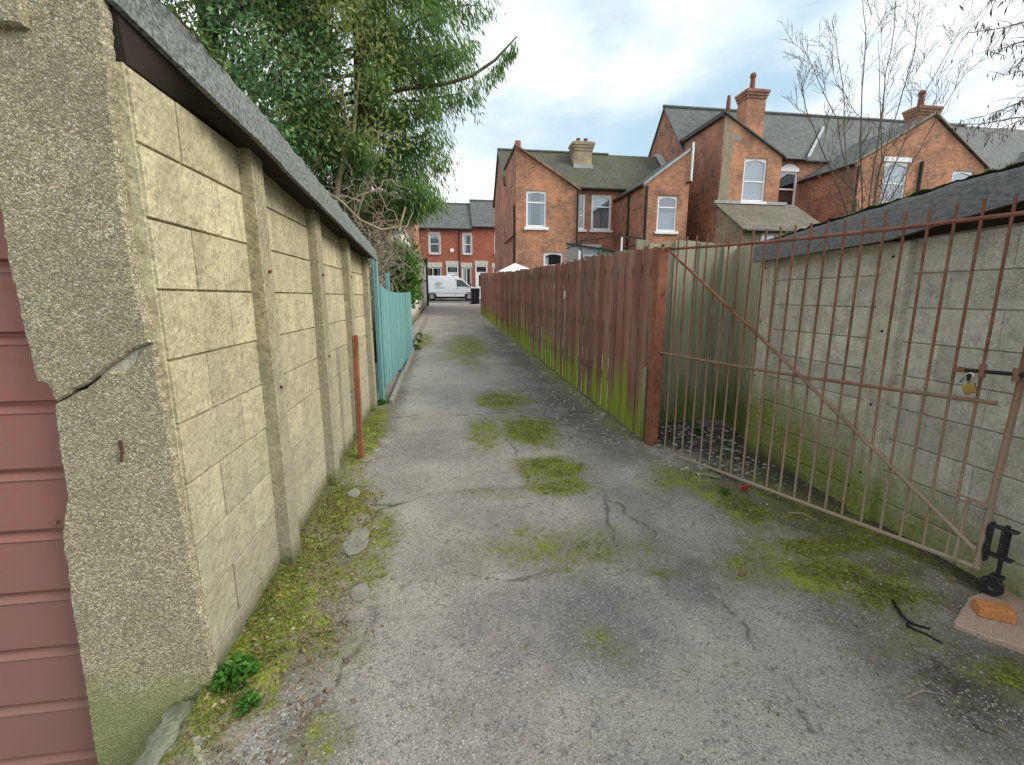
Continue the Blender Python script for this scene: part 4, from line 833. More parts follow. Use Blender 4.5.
# ---- white gazebo roof and glazed lean-to behind the red fence
gz_ = thing('gazebo', 'white peaked gazebo canopy showing just above the far red fence', 'gazebo', (2.65, 17.6, gz(17.6)))
mb = MB(); cx, cy = 2.68, 17.6; r0 = .72; ap = (cx, cy, 2.72); c4 = [(cx-r0, cy-r0, 2.38), (cx+r0, cy-r0, 2.38), (cx+r0, cy+r0, 2.38), (cx-r0, cy+r0, 2.38)]
mb.add(c4+[ap], [(0, 1, 4), (1, 2, 4), (2, 3, 4), (3, 0, 4)]); lo = [(x, y, 2.22) for x, y, _ in c4]; mb.add(c4+lo, [(0, 4, 5, 1), (1, 5, 6, 2), (2, 6, 7, 3), (3, 7, 4, 0)]); mb.build('canopy', 'white', gz_)
for x, y, _ in c4: MB().tube([(x*.98+cx*.02, y*.98+cy*.02, gz(y)-.05), (x*.98+cx*.02, y*.98+cy*.02, 2.37)], .02, 8).build('leg', 'white', gz_)
L_ = thing('lean_to', 'grey and green glazed lean-to with dark frame above the red fence below the rear window', 'lean-to', (5.9, 17, gz(17)))
mb = MB(); rz = lambda x: 3.36+.19*cl((x-4.75)/1.5, 0, 1)-.06*cl((x-6.3)/.7, 0, 1)
for a, b in ((4.75, 6.27), (6.27, 7.0)): mb.hexa([(a, 15.97, rz(a)), (b, 15.97, rz(b)), (b, 16.03, rz(b)), (a, 16.03, rz(a)), (a, 15.97, rz(a)+.05), (b, 15.97, rz(b)+.05), (b, 16.03, rz(b)+.05), (a, 16.03, rz(a)+.05)])
mb.hexa([(4.75, 17.9, 3.5), (7.0, 17.9, 3.2), (7.0, 17.95, 3.2), (4.75, 17.95, 3.5), (4.75, 17.9, 3.55), (7.0, 17.9, 3.25), (7.0, 17.95, 3.25), (4.75, 17.95, 3.55)])
for x in (4.78, 6.97): mb.box(x-.02, x+.02, 15.98, 16.02, gz(16)-.05, rz(x)); mb.box(x-.015, x+.015, 16, 17.92, 3.3, 3.33)
mb.build('frame', 'gutter', L_)
MB().box(6.24, 6.29, 15.94, 15.99, gz(16)-.05, 3.54).build('white_post', 'white', L_)
MB().box(4.70, 4.76, 15.95, 16.0, gz(16)-.05, 3.05).build('white_post', 'white', L_)
MB().box(4.8, 6.2, 17.96, 18.0, gz(17), 3.5).build('grey_panel', 'netting', L_); MB().box(6.2, 7.6, 17.96, 18.0, gz(17), 3.3).build('green_panel', 'gpanel', L_)
mb = MB(); 
for a in ((5.45, 5.5, 2.4, 3.1), (6.0, 6.05, 2.4, 3.1)): mb.box(a[0], a[1], 17.9, 17.95, a[2], a[3])
mb.box(5.5, 6.0, 17.9, 17.95, 3.03, 3.1); mb.build('window_frame', 'flash', L_); MB().box(6.12, 6.18, 17.9, 17.95, 1, 3.4).build('green_post', 'gpanel', L_)

# ---------------------------------------------------------------- left house behind the trees
LH = thing('brick_house', 'orange brick house with chimney half hidden behind the conifer and bare climber', 'house', (-4.2, 28, gz(28)))
mb = MB(); wall(mb, (-7.2, 26), (-1.62, 26), [(0, 5.2), (3.2, 6.9), (4.1, 6.9), (5.58, 6.35)], ZB, [(1.5, 2.5, 3.8, 5.0)]); wall(mb, (-1.62, 26), (-1.62, 32), [(0, 6.35), (6, 6.35)], ZB); wall(mb, (-7.2, 32), (-7.2, 26), [(0, 5.2), (6, 5.2)], ZB); mb.build('wall', 'brick3', LH)
mb = MB(); slab(mb, [(-7.3, 25.9, 5.2), (-4.0, 25.9, 6.98), (-4.0, 32, 6.98), (-7.3, 32, 5.2)]); slab(mb, [(-4.0, 25.9, 6.98), (-1.55, 25.9, 6.4), (-1.55, 32, 6.4), (-4.0, 32, 6.98)]); mb.build('roof', 'slate', LH)
chimney(LH, -3.02, -2.5, 26.1, 26.7, 6.4, 7.55, 'brick3', [], steps=1)
window(LH, -5.7, -4.7, 3.8, 5.0, 26, .5, curt='full')

# ---------------------------------------------------------------- terrace across the street, van, bin
def terrace(x0, x1, ev, rd, label, wins, doors, lowers, mat='pbrick'):
    t = thing('terraced_house', label, 'house', ((x0+x1)/2, 45, 1.2)); y = 42.0
    mb = MB(); hs = [(a-x0, b-x0, c, d) for a, b, c, d in wins+doors+lowers]
    wall(mb, (x0, y), (x1, y), [(0, ev), (x1-x0, ev)], 1.15, hs); wall(mb, (x1, y), (x1, 49), [(0, ev), (3.5, rd), (7, ev)], 1.15); wall(mb, (x0, 49), (x0, y), [(0, ev), (3.5, rd), (7, ev)], 1.15); wall(mb, (x1, 49), (x0, 49), [(0, ev), (x1-x0, ev)], 1.15)
    mb.build('wall', mat, t)
    mb = MB(); slab(mb, [(x0, y-.2, ev-.05), (x1, y-.2, ev-.05), (x1, 45.5, rd+.05), (x0, 45.5, rd+.05)]); slab(mb, [(x0, 45.5, rd+.05), (x1, 45.5, rd+.05), (x1, 49.2, ev-.05), (x0, 49.2, ev-.05)]); rf = mb.build('roof', 'slate', t)
    MB().tube([(x0, 45.5, rd+.07), (x1, 45.5, rd+.07)], .1, 8).build('ridge_tiles', 'slate', rf)
    gutter(t, (x0, y-.24, ev-.10), (x1, y-.24, ev-.10), .07)
    for a, b, c, d in wins:
        f = window(t, a, b, c, d, y, .5, arch=0, curt='full', sill=2, lint=.2, fw=.07)
        for q in (a-.12, b+.01): MB().box(q, q+.11, y-.03, y+.02, c, d).build('stone_jamb', 'stone', f)
    for a, b, c, d in lowers:
        window(t, a, b, c, d, y, 0, arch=0, curt='sides', sill=2, lint=.42, mull=True, fw=.1)
    for i, (a, b, c, d) in enumerate(doors):
        mb = MB().box(a, b, y+.05, y+.10, c, d-.62); dd = mb.build('door', 'white', t)
        MB().box(a+.08, b-.08, y+.045, y+.08, d-.58, d-.15).build('fanlight', 'vglass' if not i or x0 < 0 else 'lamp', dd)
        mb = MB(); mb.box(a-.1, a, y-.03, y+.1, c, d); mb.box(b, b+.1, y-.03, y+.1, c, d); mb.box(a, b, y+.0, y+.1, d-.12, d); mb.box(a, b, y+.03, y+.1, d-.64, d-.57); mb.build('door_frame', 'white', dd)
        MB().box(a-.18, b+.18, y-.05, y+.02, d+.003, d+.4).build('lintel', 'stone', dd)
        MB().box(a+.2, b-.2, y+.044, y+.052, c+1.1, d-.85).build('door_glass', 'vglass', dd)
    return t
ta = terrace(-3.6, 2.54, 7.42, 10.05, 'red painted terraced house behind the white van, across the street', [(-1.22, -.36, 5.25, 6.85), (1.75, 2.42, 5.25, 6.85)], [(.30, 1.15, 1.3, 4.2)], [(-1.75, -.25, 2.3, 4.05), (1.55, 2.42, 2.0, 4.05)])
MB().tube([(.73, 41.99, 5.53), (.73, 41.96, 5.53)], .17, 16).build('wall_plate', 'white', ta); pipe(ta, 1.36, 41.95, 1.2, 7.35, .05)
terrace(2.54, 8.6, 7.62, 10.4, 'red painted terraced house with higher roof, right of the white van across the street', [(4.6, 5.5, 5.3, 6.9)], [(2.88, 3.75, 1.3, 4.25)], [(4.35, 5.8, 2.3, 4.05)])
terrace(-9.6, -3.6, 7.42, 10.05, 'red brick terraced house mostly hidden behind the climber, across the street', [(-5.2, -4.3, 5.25, 6.85)], [(-8.6, -7.7, 1.3, 4.2)], [(-6.8, -5.4, 2.3, 4.05)], 'brick')
# dormer-like party chimney on the terrace roof
chimney(ta, -2.2, -1.2, 43.6, 44.4, 8.2, 9.3, 'brick3', [], steps=1)

V = thing('van', 'white panel van parked across the end of the alley', 'van', (.4, 38.95, gz(38.9)))
zg = gz(38.9)+.02; vx = -2.0
def arcp(cx, r, n=9): return [(cx-r*math.cos(math.pi*i/n), zg+.30+r*math.sin(math.pi*i/n)*1.02) for i in range(n+1)]
wf, wr = vx+3.97, vx+.95
low = [(vx+.04, zg+.32)]+arcp(wr, .37)+arcp(wf, .37)+[(vx+4.74, zg+.30)]
up = [(vx+4.80, zg+.55), (vx+4.76, zg+.82), (vx+4.62, zg+.98), (vx+4.05, zg+1.14), (vx+3.35, zg+1.74), (vx+3.05, zg+1.90), (vx+2.4, zg+1.96), (vx+.5, zg+1.96), (vx+.12, zg+1.90), (vx+.03, zg+1.1)]
prof = low+up
mb = MB(); n = len(prof); Ys = [(38.0, .0), (38.05, .0), (39.85, .0), (39.9, .0)]; vs = []
def tum(x, z, s):
    k = cl((z-zg-1.0)/.96, 0, 1); return .12*k*k
secs = [(0.0, .045), (.05, 0), (1.85, 0), (1.9, .045)]
for yy, ins in secs:
    for x, z in prof:
        c = (vx+2.4, zg+1.1); f = 1-ins*.5
        X = c[0]+(x-c[0])*f; Z = zg+.3+(z-zg-.3)*(1-ins*.35); s = tum(x, z, 0)
        Y = 38.0+yy+(s if yy < .9 else -s); vs.append((X, Y, Z))
fs = [tuple(range(n)), tuple(3*n+i for i in range(n-1, -1, -1))]+[(k*n+(i+1) % n, k*n+i, (k+1)*n+i, (k+1)*n+(i+1) % n) for k in range(3) for i in range(n)]
body = mb.add(vs, fs).build('body', 'van', V)
def side(poly, mat, nm, off=.006, par=V):
    mb = MB(); pts = []
    for sgn in (0, 1):
        q = [((vx+2.4)+(x-vx-2.4)*.9775, (38.0+tum(x, z, 0)-off) if not sgn else (39.9-tum(x, z, 0)+off), zg+.3+(z-zg-.3)*.984) for x, z in poly]
        mb.add(q if not sgn else q[::-1], [tuple(range(len(q)))])
    return mb.build(nm, mat, par)
side([(vx+3.0, zg+1.12), (vx+4.02, zg+1.10), (vx+3.75, zg+1.36), (vx+3.38, zg+1.66), (vx+2.98, zg+1.68)], 'vglass', 'side_window')
side([(vx+.3, zg+.56), (vx+4.5, zg+.52), (vx+4.5, zg+.60), (vx+.3, zg+.64)], 'logo', 'side_moulding'); side([(vx+2.86, zg+.4), (vx+2.88, zg+.4), (vx+2.9, zg+1.75), (vx+2.88, zg+1.75)], 'gutter', 'door_gap')
side([(vx+2.95, zg+.98), (vx+3.1, zg+.98), (vx+3.1, zg+1.02), (vx+2.95, zg+1.02)], 'gutter', 'door_handle', .02)
side([(vx+1.5+.28*math.cos(a), zg+1.35+.16*math.sin(a)) for a in [k*math.pi/8 for k in range(16)]], 'logo', 'logo'); side([(vx+1.2, zg+1.0), (vx+2.1, zg+1.0), (vx+2.1, zg+1.05), (vx+1.2, zg+1.05)], 'logo', 'lettering_line'); side([(vx+.4+.22*math.cos(a), zg+1.35+.14*math.sin(a)) for a in [k*math.pi/8 for k in range(16)]], 'logo', 'logo')
MB().add([(vx+4.06, 38.2, zg+1.16), (vx+4.06, 39.7, zg+1.16), (vx+3.40, 39.65, zg+1.71), (vx+3.40, 38.25, zg+1.71)], [(0, 1, 2, 3)]).build('windscreen', 'vglass', V)
side([(vx+1.5, zg+.2), (vx+3.4, zg+.2), (vx+3.4, zg+.34), (vx+1.5, zg+.34)], 'gutter', 'side_skirt', -.03)
MB().box(vx+.3, vx+4.5, 38.25, 39.6, zg+.14, zg+.34).build('chassis', 'darkin', V)
MB().box(vx+4.62, vx+4.86, 38.1, 39.8, zg+.28, zg+.5).build('bumper', 'gutter', V, bevel=.05)
for yy in (38.12, 39.5): MB().box(vx+4.5, vx+4.72, yy, yy+.28, zg+.72, zg+.9).build('headlight', 'chrome', V, bevel=.03)
MB().box(vx+4.06, vx+4.16, 37.84, 38.0, zg+1.12, zg+1.32).build('mirror', 'gutter', V, bevel=.02)
for cx in (wf, wr):
    for y0 in (38.03, 39.65):
        w = MB().tube([(cx, y0, zg+.30), (cx, y0+.03, zg+.30), (cx, y0+.19, zg+.30), (cx, y0+.22, zg+.30)], [.28, .32, .32, .28], 24).build('wheel', 'tyre', V)
        MB().tube([(cx, y0-.012, zg+.30), (cx, y0+.02, zg+.30)], .19, 16).build('rim', 'chrome', w)
Bn = thing('wheelie_bin', 'dark wheeled rubbish bin at the street end of the red fence', 'bin', (2.1, 32.3, gz(32.3)+.02))
zg = gz(32.4)+.02; mb = MB().hexa([(1.84, 32.08, zg+.08), (2.36, 32.08, zg+.08), (2.36, 32.55, zg+.05), (1.84, 32.55, zg+.05), (1.80, 32.0, zg+.98), (2.40, 32.0, zg+.98), (2.40, 32.66, zg+.98), (1.80, 32.66, zg+.98)]); mb.box(1.78, 2.42, 31.98, 32.68, zg+.92, zg+.975); mb.build('body', 'bin', Bn, bevel=.02)
MB().hexa([(1.78, 31.96, zg+.985), (2.42, 31.96, zg+.985), (2.42, 32.7, zg+.985), (1.78, 32.7, zg+.985), (1.82, 32.0, zg+1.04), (2.38, 32.0, zg+1.04), (2.38, 32.66, zg+1.08), (1.82, 32.66, zg+1.08)]).build('lid', 'bin', Bn, bevel=.015)
for x in (1.80, 2.34): MB().tube([(x, 32.58, zg+.10), (x+.06, 32.58, zg+.10)], .10, 16).build('wheel', 'tyre', Bn)
MB().tube([(1.84, 32.74, zg+.95), (2.36, 32.74, zg+.95)], .018, 8).build('handle', 'bin', Bn)
# ---------------------------------------------------------------- vegetation
def wander(a, b, n, amp, sag=0., seed=0):
    a = np.array(a, float); b = np.array(b, float); L = np.linalg.norm(b-a); out = []
    r = np.random.default_rng(seed+int(abs(a.sum()*1000)) % 9999); o = np.cumsum(r.normal(0, amp*L/n, (n+1, 3)), 0); o -= np.linspace(0, 1, n+1)[:, None]*o[-1]; o -= o[0]*(1-np.linspace(0, 1, n+1)[:, None])
    for i in range(n+1):
        t = i/n; p = a+(b-a)*t+o[i]; p[2] -= sag*4*t*(1-t)*L; out.append(p)
    return out
# dark glossy broadleaf evergreen behind the left garage
E1 = thing('evergreen_tree', 'dark glossy broadleaf evergreen overhanging the left garage roof', 'tree', (-3.2, 7.2, gz(7)))
mb = MB(); mb.tube(wander((-3.2, 7.2, .1), (-3.0, 7.2, 3.6), 8, .05), [.16-.012*i for i in range(9)], 8)
tips = []
for i in range(46):
    a = rng.uniform(0, 2*math.pi); z = rng.uniform(2.4, 8.0); r = rng.uniform(.9, 2.0); p = (-3.1+r*math.cos(a)*1.0, 7.2+r*math.sin(a)*.75, z); tips.append(p)
    mb.tube(wander((-3.05, 7.2, max(1.4, z-1.3)), p, 6, .18, -.05, i), [.045-.006*k for k in range(7)], 5)
mb.tube(wander((-3.0, 7.2, 3.4), (-3.1, 7.2, 7.8), 8, .06), [.1-.01*i for i in range(9)], 7)
mb.build('trunk', 'bark', E1, smooth=True)
C = []; D = []
cl_ = []
for k in range(330):
    a = rng.uniform(0, 2*math.pi); u = rng.uniform(-1, 1); rr = rng.uniform(.55, 1.0)**.5
    c = np.array([-3.15+rr*1.75*math.sqrt(1-u*u)*math.cos(a), 7.2+rr*1.35*math.sqrt(1-u*u)*math.sin(a), 5.3+3.3*u*rr])
    if mn.noise((c[0]*.9, c[1]*.9, c[2]*.9)) < -.22: continue
    cl_.append(c)
cl_ += [np.array([rng.uniform(-3.4, -2.0), rng.uniform(6.2, 7.2), rng.uniform(2.0, 5.2)]) for _ in range(75)]
for c in cl_:
    n = int(rng.uniform(50, 110)); o = rng.normal(0, .17, (n, 3)); C.append(c+o); D.append(unit(o+np.array([0, 0, -.15])))
C = np.concatenate(C); D = np.concatenate(D)
np_mesh('foliage', leaves(C, D, .085, .042, .5, .12), 4, 'ldark', E1)
# tall conifer with drooping sprays
TX, TY = -1.45, 8.9
E2 = thing('conifer_tree', 'tall conifer with drooping feathery sprays and a pale olive trunk, left of the alley', 'tree', (TX, TY, gz(TY)))
tr = wander((TX, TY, .1), (TX+.25, TY, 11), 14, .03); MB().tube(tr, [.20-.011*i for i in range(15)], 10).build('trunk', 'bark', E2, smooth=True)
mb = MB(); C = []; D = []; Ls = []; kind = []
def spray(p, d, n, spread, hang):
    o = rng.normal(0, spread, (n, 3)); C.append(p+o-np.array([0, 0, hang*.5])*rng.uniform(0, 1.4, (n, 1))); dd = np.tile(np.array([d[0]*.5, d[1]*.5, -.9]), (n, 1)); D.append(dd)
nb = 92
for i in range(nb):
    z = 3.0+7.6*(i/nb)**.95; a = i*2.399+rng.uniform(-.3, .3); R0 = (1.30+.34*(z-3.0) if z < 5.6 else 2.2-.12*(z-5.6))*rng.uniform(.62, 1.06)
    d = np.array([math.cos(a), math.sin(a)*.85, 0]); st = np.array([TX+.02*(z-1), TY, z]); en = st+d*R0+np.array([0, 0, rng.uniform(-.1, .55)-.30*R0*.4])
    pts = wander(st, en, 7, .10, .06, i); mb.tube(pts, [.035-.004*k for k in range(8)], 5)
    for k in range(2, 8):
        for _ in range(4):
            sd = unit(d+rng.normal(0, .6, 3)); p = np.array(pts[k])+sd*rng.uniform(.0, .32)*np.array([1, 1, .3])
            spray(p, sd, int(rng.uniform(30, 52)), .10, .36)
# the long bare tipped branch
lb = [(TX+.1, TY-.2, 4.7), (-.6, 8.6, 4.9), (.1, 8.5, 4.98), (.55, 8.5, 5.13), (.95, 8.5, 5.40), (1.32, 8.5, 5.78)]
mb.tube(lb, [.04, .035, .03, .027, .022, .012], 6)
for q in ((.35, 5.02), (.62, 5.12), (.80, 5.24), (.93, 5.33), (1.0, 5.4), (1.06, 5.45), (1.13, 5.52), (1.2, 5.6), (1.28, 5.7)):
    spray(np.array([q[0], 8.5, q[1]-.06]), (.2, 0, 0), 46, .035, .40 if q[0] < 1.1 else .22)
mb.build('branches', 'bark', E2, smooth=True)
C = np.concatenate(C); D = np.concatenate(D); n = len(C)
V_ = leaves(C, D, .15, .024, .28, .05)
np_mesh('foliage', V_, 4, 'lcon', E2)
# olive leafy growth on the trunk side (creeper in the crown)
Cc2 = []; 
for k in range(300):
    c = np.array([rng.normal(-1.55, .55), rng.normal(7.5, .35), rng.uniform(3.5, 8.6)])
    o = rng.normal(0, .14, (26, 3)); Cc2.append(c+o)
Cc2 = np.concatenate(Cc2)
E3 = thing('climbing_plant', 'olive green leafy creeper with pale curling stems climbing the conifer trunk', 'climber', (-1.5, 8.2, gz(8.2)))
np_mesh('foliage', leaves(Cc2, rng.normal(0, 1, Cc2.shape)+np.array([0, 0, -.4]), .095, .036, .4, .1), 4, 'lcon2', E3)
mb = MB()
for i in range(22):
    a = (rng.uniform(-2.4, -1.0), 7.9+rng.uniform(-.3, .3), rng.uniform(1.8, 3.9)); b = (a[0]+rng.uniform(-.8, .8), a[1]+rng.uniform(-.3, .3), a[2]+rng.uniform(-.2, 1.6))
    r0 = rng.uniform(.008, .020); mb.tube(wander(a, b, 9, .30, rng.uniform(-.12, .12), i), [r0]*7+[r0*.8, r0*.6, r0*.4], 6)
mb.tube([(-1.95, 8.0, .2), (-1.90, 7.9, 1.6), (-1.75, 7.9, 2.5), (-1.6, 7.9, 3.3), (-1.35, 7.9, 3.9), (-1.2, 7.9, 4.8)], [.06, .055, .05, .045, .03, .02], 8)
mb.tube([(-2.05, 7.6, 2.9), (-1.75, 7.5, 3.02), (-1.5, 7.5, 2.86), (-1.25, 7.5, 2.6), (-.95, 7.6, 2.48), (-.68, 7.7, 2.55), (-.58, 7.7, 2.85)], [.022, .022, .021, .02, .019, .016, .012], 7)
mb.tube([(-1.75, 7.5, 3.02), (-1.9, 7.5, 2.8), (-2.0, 7.6, 2.6)], .014, 6)
mb.build('stems', 'vine', E3, smooth=True)
# bare tangled climber over the white wall
E4 = thing('bare_climber', 'tangle of bare grey brown climber stems over the teal fence', 'climber', (-1.7, 9.5, gz(9.5)))
mb = MB()
for i in range(330):
    y = rng.uniform(7.2, 13.0); t = (y-7.2)/6.3; top = 3.1-.2*t; zz = rng.uniform(1.4, top); a = np.array([rng.uniform(-2.3, -1.08+(.6 if zz > 2.4 else 0)), y, zz])
    b = a+np.array([rng.normal(0, .55), rng.normal(0, .5), rng.normal(-.02, .45)]); b[0] = min(b[0], -.92 if zz < 2.4 else -.5); b[2] = cl(b[2], .9, 3.5); r0 = rng.uniform(.005, .014)
    mb.tube(wander(a, b, 8, .32, rng.uniform(-.15, .15), i), [r0]*6+[r0*.8, r0*.6, r0*.4], 5)
for i in range(700):
    y = rng.uniform(7.0, 13.0); a = np.array([rng.uniform(-2.3, -.8), y, rng.uniform(1.7, 3.3)]); b = a+rng.normal(0, .26, 3); b[0] = min(b[0], -.6)
    mb.tube(wander(a, b, 4, .3, 0, i), [.004, .004, .003, .003, .002], 4)
mb.build('stems', 'twig', E4)
# green ivy on the wall
E5 = thing('ivy', 'bright green ivy hanging over the near end of the white wall', 'ivy', (-1.15, 13.2, gz(13.2)))
C = []; 
for k in range(260):
    y = rng.uniform(11.4, 13.8); z = rng.uniform(1.35, 2.65); C.append(np.array([-.98+rng.uniform(-.35, .20), y, z])+rng.normal(0, .10, (26, 3)))
C = np.concatenate(C); np_mesh('foliage', leaves(C, rng.normal(0, .6, C.shape)+np.array([.4, -.3, -.6]), .10, .075, .3, .1), 4, 'livy', E5)
mb = MB()
for i in range(16): mb.tube(wander((-1.2, rng.uniform(12.6, 14), .5), (-1.15, rng.uniform(12.4, 14.4), 2.8), 6, .1, 0, i), .01, 5)
mb.build('stems', 'vine', E5)
E6 = thing('hedge', 'dark leafy undergrowth behind the teal fence beneath the bare climber', 'hedge', (-2.2, 10, gz(10)))
C = []
for k in range(240): C.append(np.array([rng.uniform(-3.6, -1.6), rng.uniform(7.5, 13), rng.uniform(.4, 2.3)])+rng.normal(0, .15, (26, 3)))
C = np.concatenate(C); np_mesh('foliage', leaves(C, rng.normal(0, 1, C.shape), .10, .055, .4, .1), 4, 'ldark', E6)
mb = MB()
for i in range(24): x = rng.uniform(-3.4, -1.6); y = rng.uniform(7.6, 13); mb.tube(wander((x, y, .1), (x+.2, y, 2.0), 5, .1, 0, i), .012, 5)
mb.build('stems', 'twig', E6)

# bare multi-stemmed sapling behind the right garage
E7 = thing('bare_tree', 'leafless multi stemmed sapling rising behind the right garage roof', 'tree', (9.0, 9.6, gz(9.6)))
st = MB(); tw = MB(); B0 = np.array((9.709, 9.6, 2.253))
def grow(pts, r0, r1, lvl, seed):
    n = len(pts); (st if lvl == 0 else tw).tube(pts, [r0+(r1-r0)*i/(n-1) for i in range(n)], 7 if lvl == 0 else 5)
    if lvl >= 3: return
    r = np.random.default_rng(seed); m = [9, 5, 3][lvl]
    for k in range(m):
        i = int(cl(n*(.22+.75*(k+r.uniform(0, .8))/m), 1, n-2)); p = np.array(pts[i]); d = unit(np.array(pts[i+1])-np.array(pts[i-1])); L = [1.25, .6, .3][lvl]*r.uniform(.5, 1.1)*(1-.45*i/n)
        sd = unit(np.cross(d, r.normal(0, 1, 3))); e = p+(d*.86+sd*.52+np.array([0, 0, .12]))*L
        rr = (r0+(r1-r0)*i/(n-1))*.5; grow(wander(p, e, 6, .10, .03, seed+k), max(rr, .004), .0025, lvl+1, seed*7+k)
stems = [
 [(9.47, 9.6, 2.743), (8.639, 9.2, 3.411), (7.754, 9.0, 4.421), (7.209, 8.9, 5.106), (6.884, 8.8, 5.758)],
 [(9.523, 9.6, 2.744), (9.143, 9.6, 3.82), (8.752, 9.8, 5.317), (8.23, 9.9, 6.13), (7.692, 9.9, 6.873)],
 [(9.575, 9.6, 2.745), (9.304, 9.6, 4.247), (8.971, 9.5, 5.813), (8.787, 9.4, 6.89), (8.43, 9.3, 7.877)],
 [(9.627, 9.6, 2.746), (9.719, 9.7, 4.075), (9.924, 9.9, 5.929), (10.049, 10.0, 7.29), (9.999, 10.1, 8.6)],
 [(9.68, 9.6, 2.747), (9.584, 9.4, 4.207), (9.714, 9.3, 5.388), (9.699, 9.1, 6.44), (9.517, 9.0, 7.619)],
 [(9.733, 9.6, 2.747), (10.169, 9.7, 4.198), (10.637, 9.8, 5.413), (11.169, 9.9, 6.413), (11.634, 9.9, 7.356)],
 [(9.785, 9.6, 2.748), (10.006, 9.4, 3.698), (10.298, 9.2, 4.588), (10.626, 9.1, 5.46), (10.956, 9.0, 6.201)],
 [(9.523, 9.6, 2.744), (9.542, 9.9, 3.677), (9.448, 10.3, 5.094), (9.353, 10.5, 6.452), (8.995, 10.6, 7.721)],
 [(9.68, 9.6, 2.747), (10.066, 9.9, 3.581), (10.416, 10.2, 4.665), (10.337, 10.4, 6.042), (10.165, 10.5, 7.346)]]
gb = np.array([B0[0], B0[1], gz(9.6)-.05])
for i, s in enumerate(stems):
    s = [np.array(q) for q in s]; b = gb+rng.normal(0, .09, 3)*np.array([1, 1, 0]); ctrl = [b, (b+s[0])/2]+s; pts = []
    for a, c in zip(ctrl, ctrl[1:]): pts += wander(a, c, 3, .05, 0, i)[:-1]
    pts.append(ctrl[-1]); grow(pts, rng.uniform(.018, .030), .004, 0, 11+i)
st.build('stems', 'stwig', E7, smooth=True); tw.build('twigs', 'stwig', E7)
# tree outside the right edge, whose drooping twigs hang into view
E8 = thing('overhanging_tree', 'tree with drooping catkin laden twigs reaching in at the top right corner', 'tree', (9.6, 5.6, gz(5.6)))
tb_ = np.array([9.6, 5.6, .1]); mb = MB(); mb.tube([tb_, tb_+(.05, 0, 3), tb_+(-.1, .1, 6.2)], [.16, .13, .06], 9)
tw = MB(); C = []; D = []
ends = [((8.619, 6.0, 5.394), (7.662, 6.4, 5.253)), ((8.553, 6.0, 5.633), (7.724, 6.3, 5.662)), ((8.958, 6.2, 5.337), (8.352, 6.6, 5.133)), ((8.154, 5.6, 5.024), (7.907, 6.0, 4.53)), ((9.333, 6.2, 4.638), (8.54, 6.8, 4.288)), ((9.39, 6.2, 4.437), (8.788, 6.8, 4.047)), ((8.788, 6.0, 4.778), (8.506, 6.3, 4.22)), ((8.488, 6.0, 5.868), (7.523, 6.5, 5.86)), ((9.376, 6.4, 4.304), (8.428, 7.0, 4.247))]
for i, (a, b) in enumerate(ends):
    a = np.array(a); b = np.array(b); mb.tube(wander(tb_+np.array([-.05, .05, cl(a[2], 2, 6)]), a, 6, .06, -.02, i), [.05, .045, .04, .032, .028, .024, .02], 6)
    pts = wander(a, b, 10, .07, .04, 50+i); tw.tube(pts, [.014-.0011*k for k in range(11)], 5)
    for k in range(2, 11):
        for q in range(3):
            p = np.array(pts[k]); e = p+np.array([rng.normal(-.05, .16), rng.normal(0, .16), rng.uniform(-.22, .06)]); sp = wander(p, e, 4, .12, -.05, i*99+k*9+q); tw.tube(sp, [.005, .004, .004, .003, .002], 4)
            for v in sp[1:]:
                if rng.random() < .3: C.append(v+np.array([0, 0, -.05])); D.append((rng.normal(0, .25), rng.normal(0, .25), -1.))
mb.build('trunk', 'barkd', E8, smooth=True); tw.build('twigs', 'twig', E8)
np_mesh('catkins', leaves(np.array(C), np.array(D), .12, .02, .15, .1), 4, 'catkin', E8)['kind'] = 'stuff'

# ---------------------------------------------------------------- small things on the ground
ZI = {}
for i in range(0, len(AX)): 
    k = (int(round(AX[i]/.05)), int(round(AY[i]/.05)))
    if k not in ZI: ZI[k] = (AZ[i], AM[i], AB[i])
def gs(x, y): return ZI.get((int(round(x/.05)), int(round(y/.05))), (gz(y), 0, 0))
# moss tufts where the moss is thick
sel = np.where((AM > .75) & (AY < 6.5))[0]; sel = rng.choice(sel, min(len(sel), 3600), replace=False)
sel = np.repeat(sel, 4); C = np.stack([AX[sel], AY[sel], AZ[sel]], 1)+rng.normal(0, .006, (len(sel), 3))*np.array([1, 1, .25]); C[:, 2] += .003
D = rng.normal(0, .8, C.shape)+np.array([0, 0, .7]); o = np_mesh('moss', leaves(C, D, .012, .005, .2, .1), 4, 'lmoss'); o['kind'] = 'stuff'
# dead leaves, crumbs and husks
pts = []
def scatter(x0, x1, y0, y1, n):
    for _ in range(n): pts.append((rng.uniform(x0, x1), rng.uniform(y0, y1)))
scatter(-.86, -.45, 1.2, 3.1, 2600); scatter(-.84, -.62, 3.0, 6.0, 260); scatter(-.7, -.3, 1.1, 2.4, 120); scatter(1.75, 2.6, 1.5, 3.6, 700); scatter(1.6, 2.3, 1.0, 2.2, 140); scatter(1.95, 2.95, 3.4, 4.4, 600); scatter(-.66, -.45, 5.5, 14, 300); scatter(1.0, 1.78, 3.8, 9, 700); scatter(1.3, 1.7, 9, 18, 350); scatter(-.3, 1.5, 1.2, 5, 60)
P_ = np.array([(x, y, (gs(x, y)[0] if x < 3 else gz(y))+.006) for x, y in pts])
big = rng.random(len(P_)) < .35
Dl = rng.normal(0, 1, P_.shape)*np.array([1, 1, .3])
Vv = leaves(P_, Dl, np.where(big, .022, .011)[:, None], np.where(big, .011, .006)[:, None], .1, .35); Vv[:, :, 2] = np.maximum(Vv[:, :, 2], P_[:, None, 2]-.006)
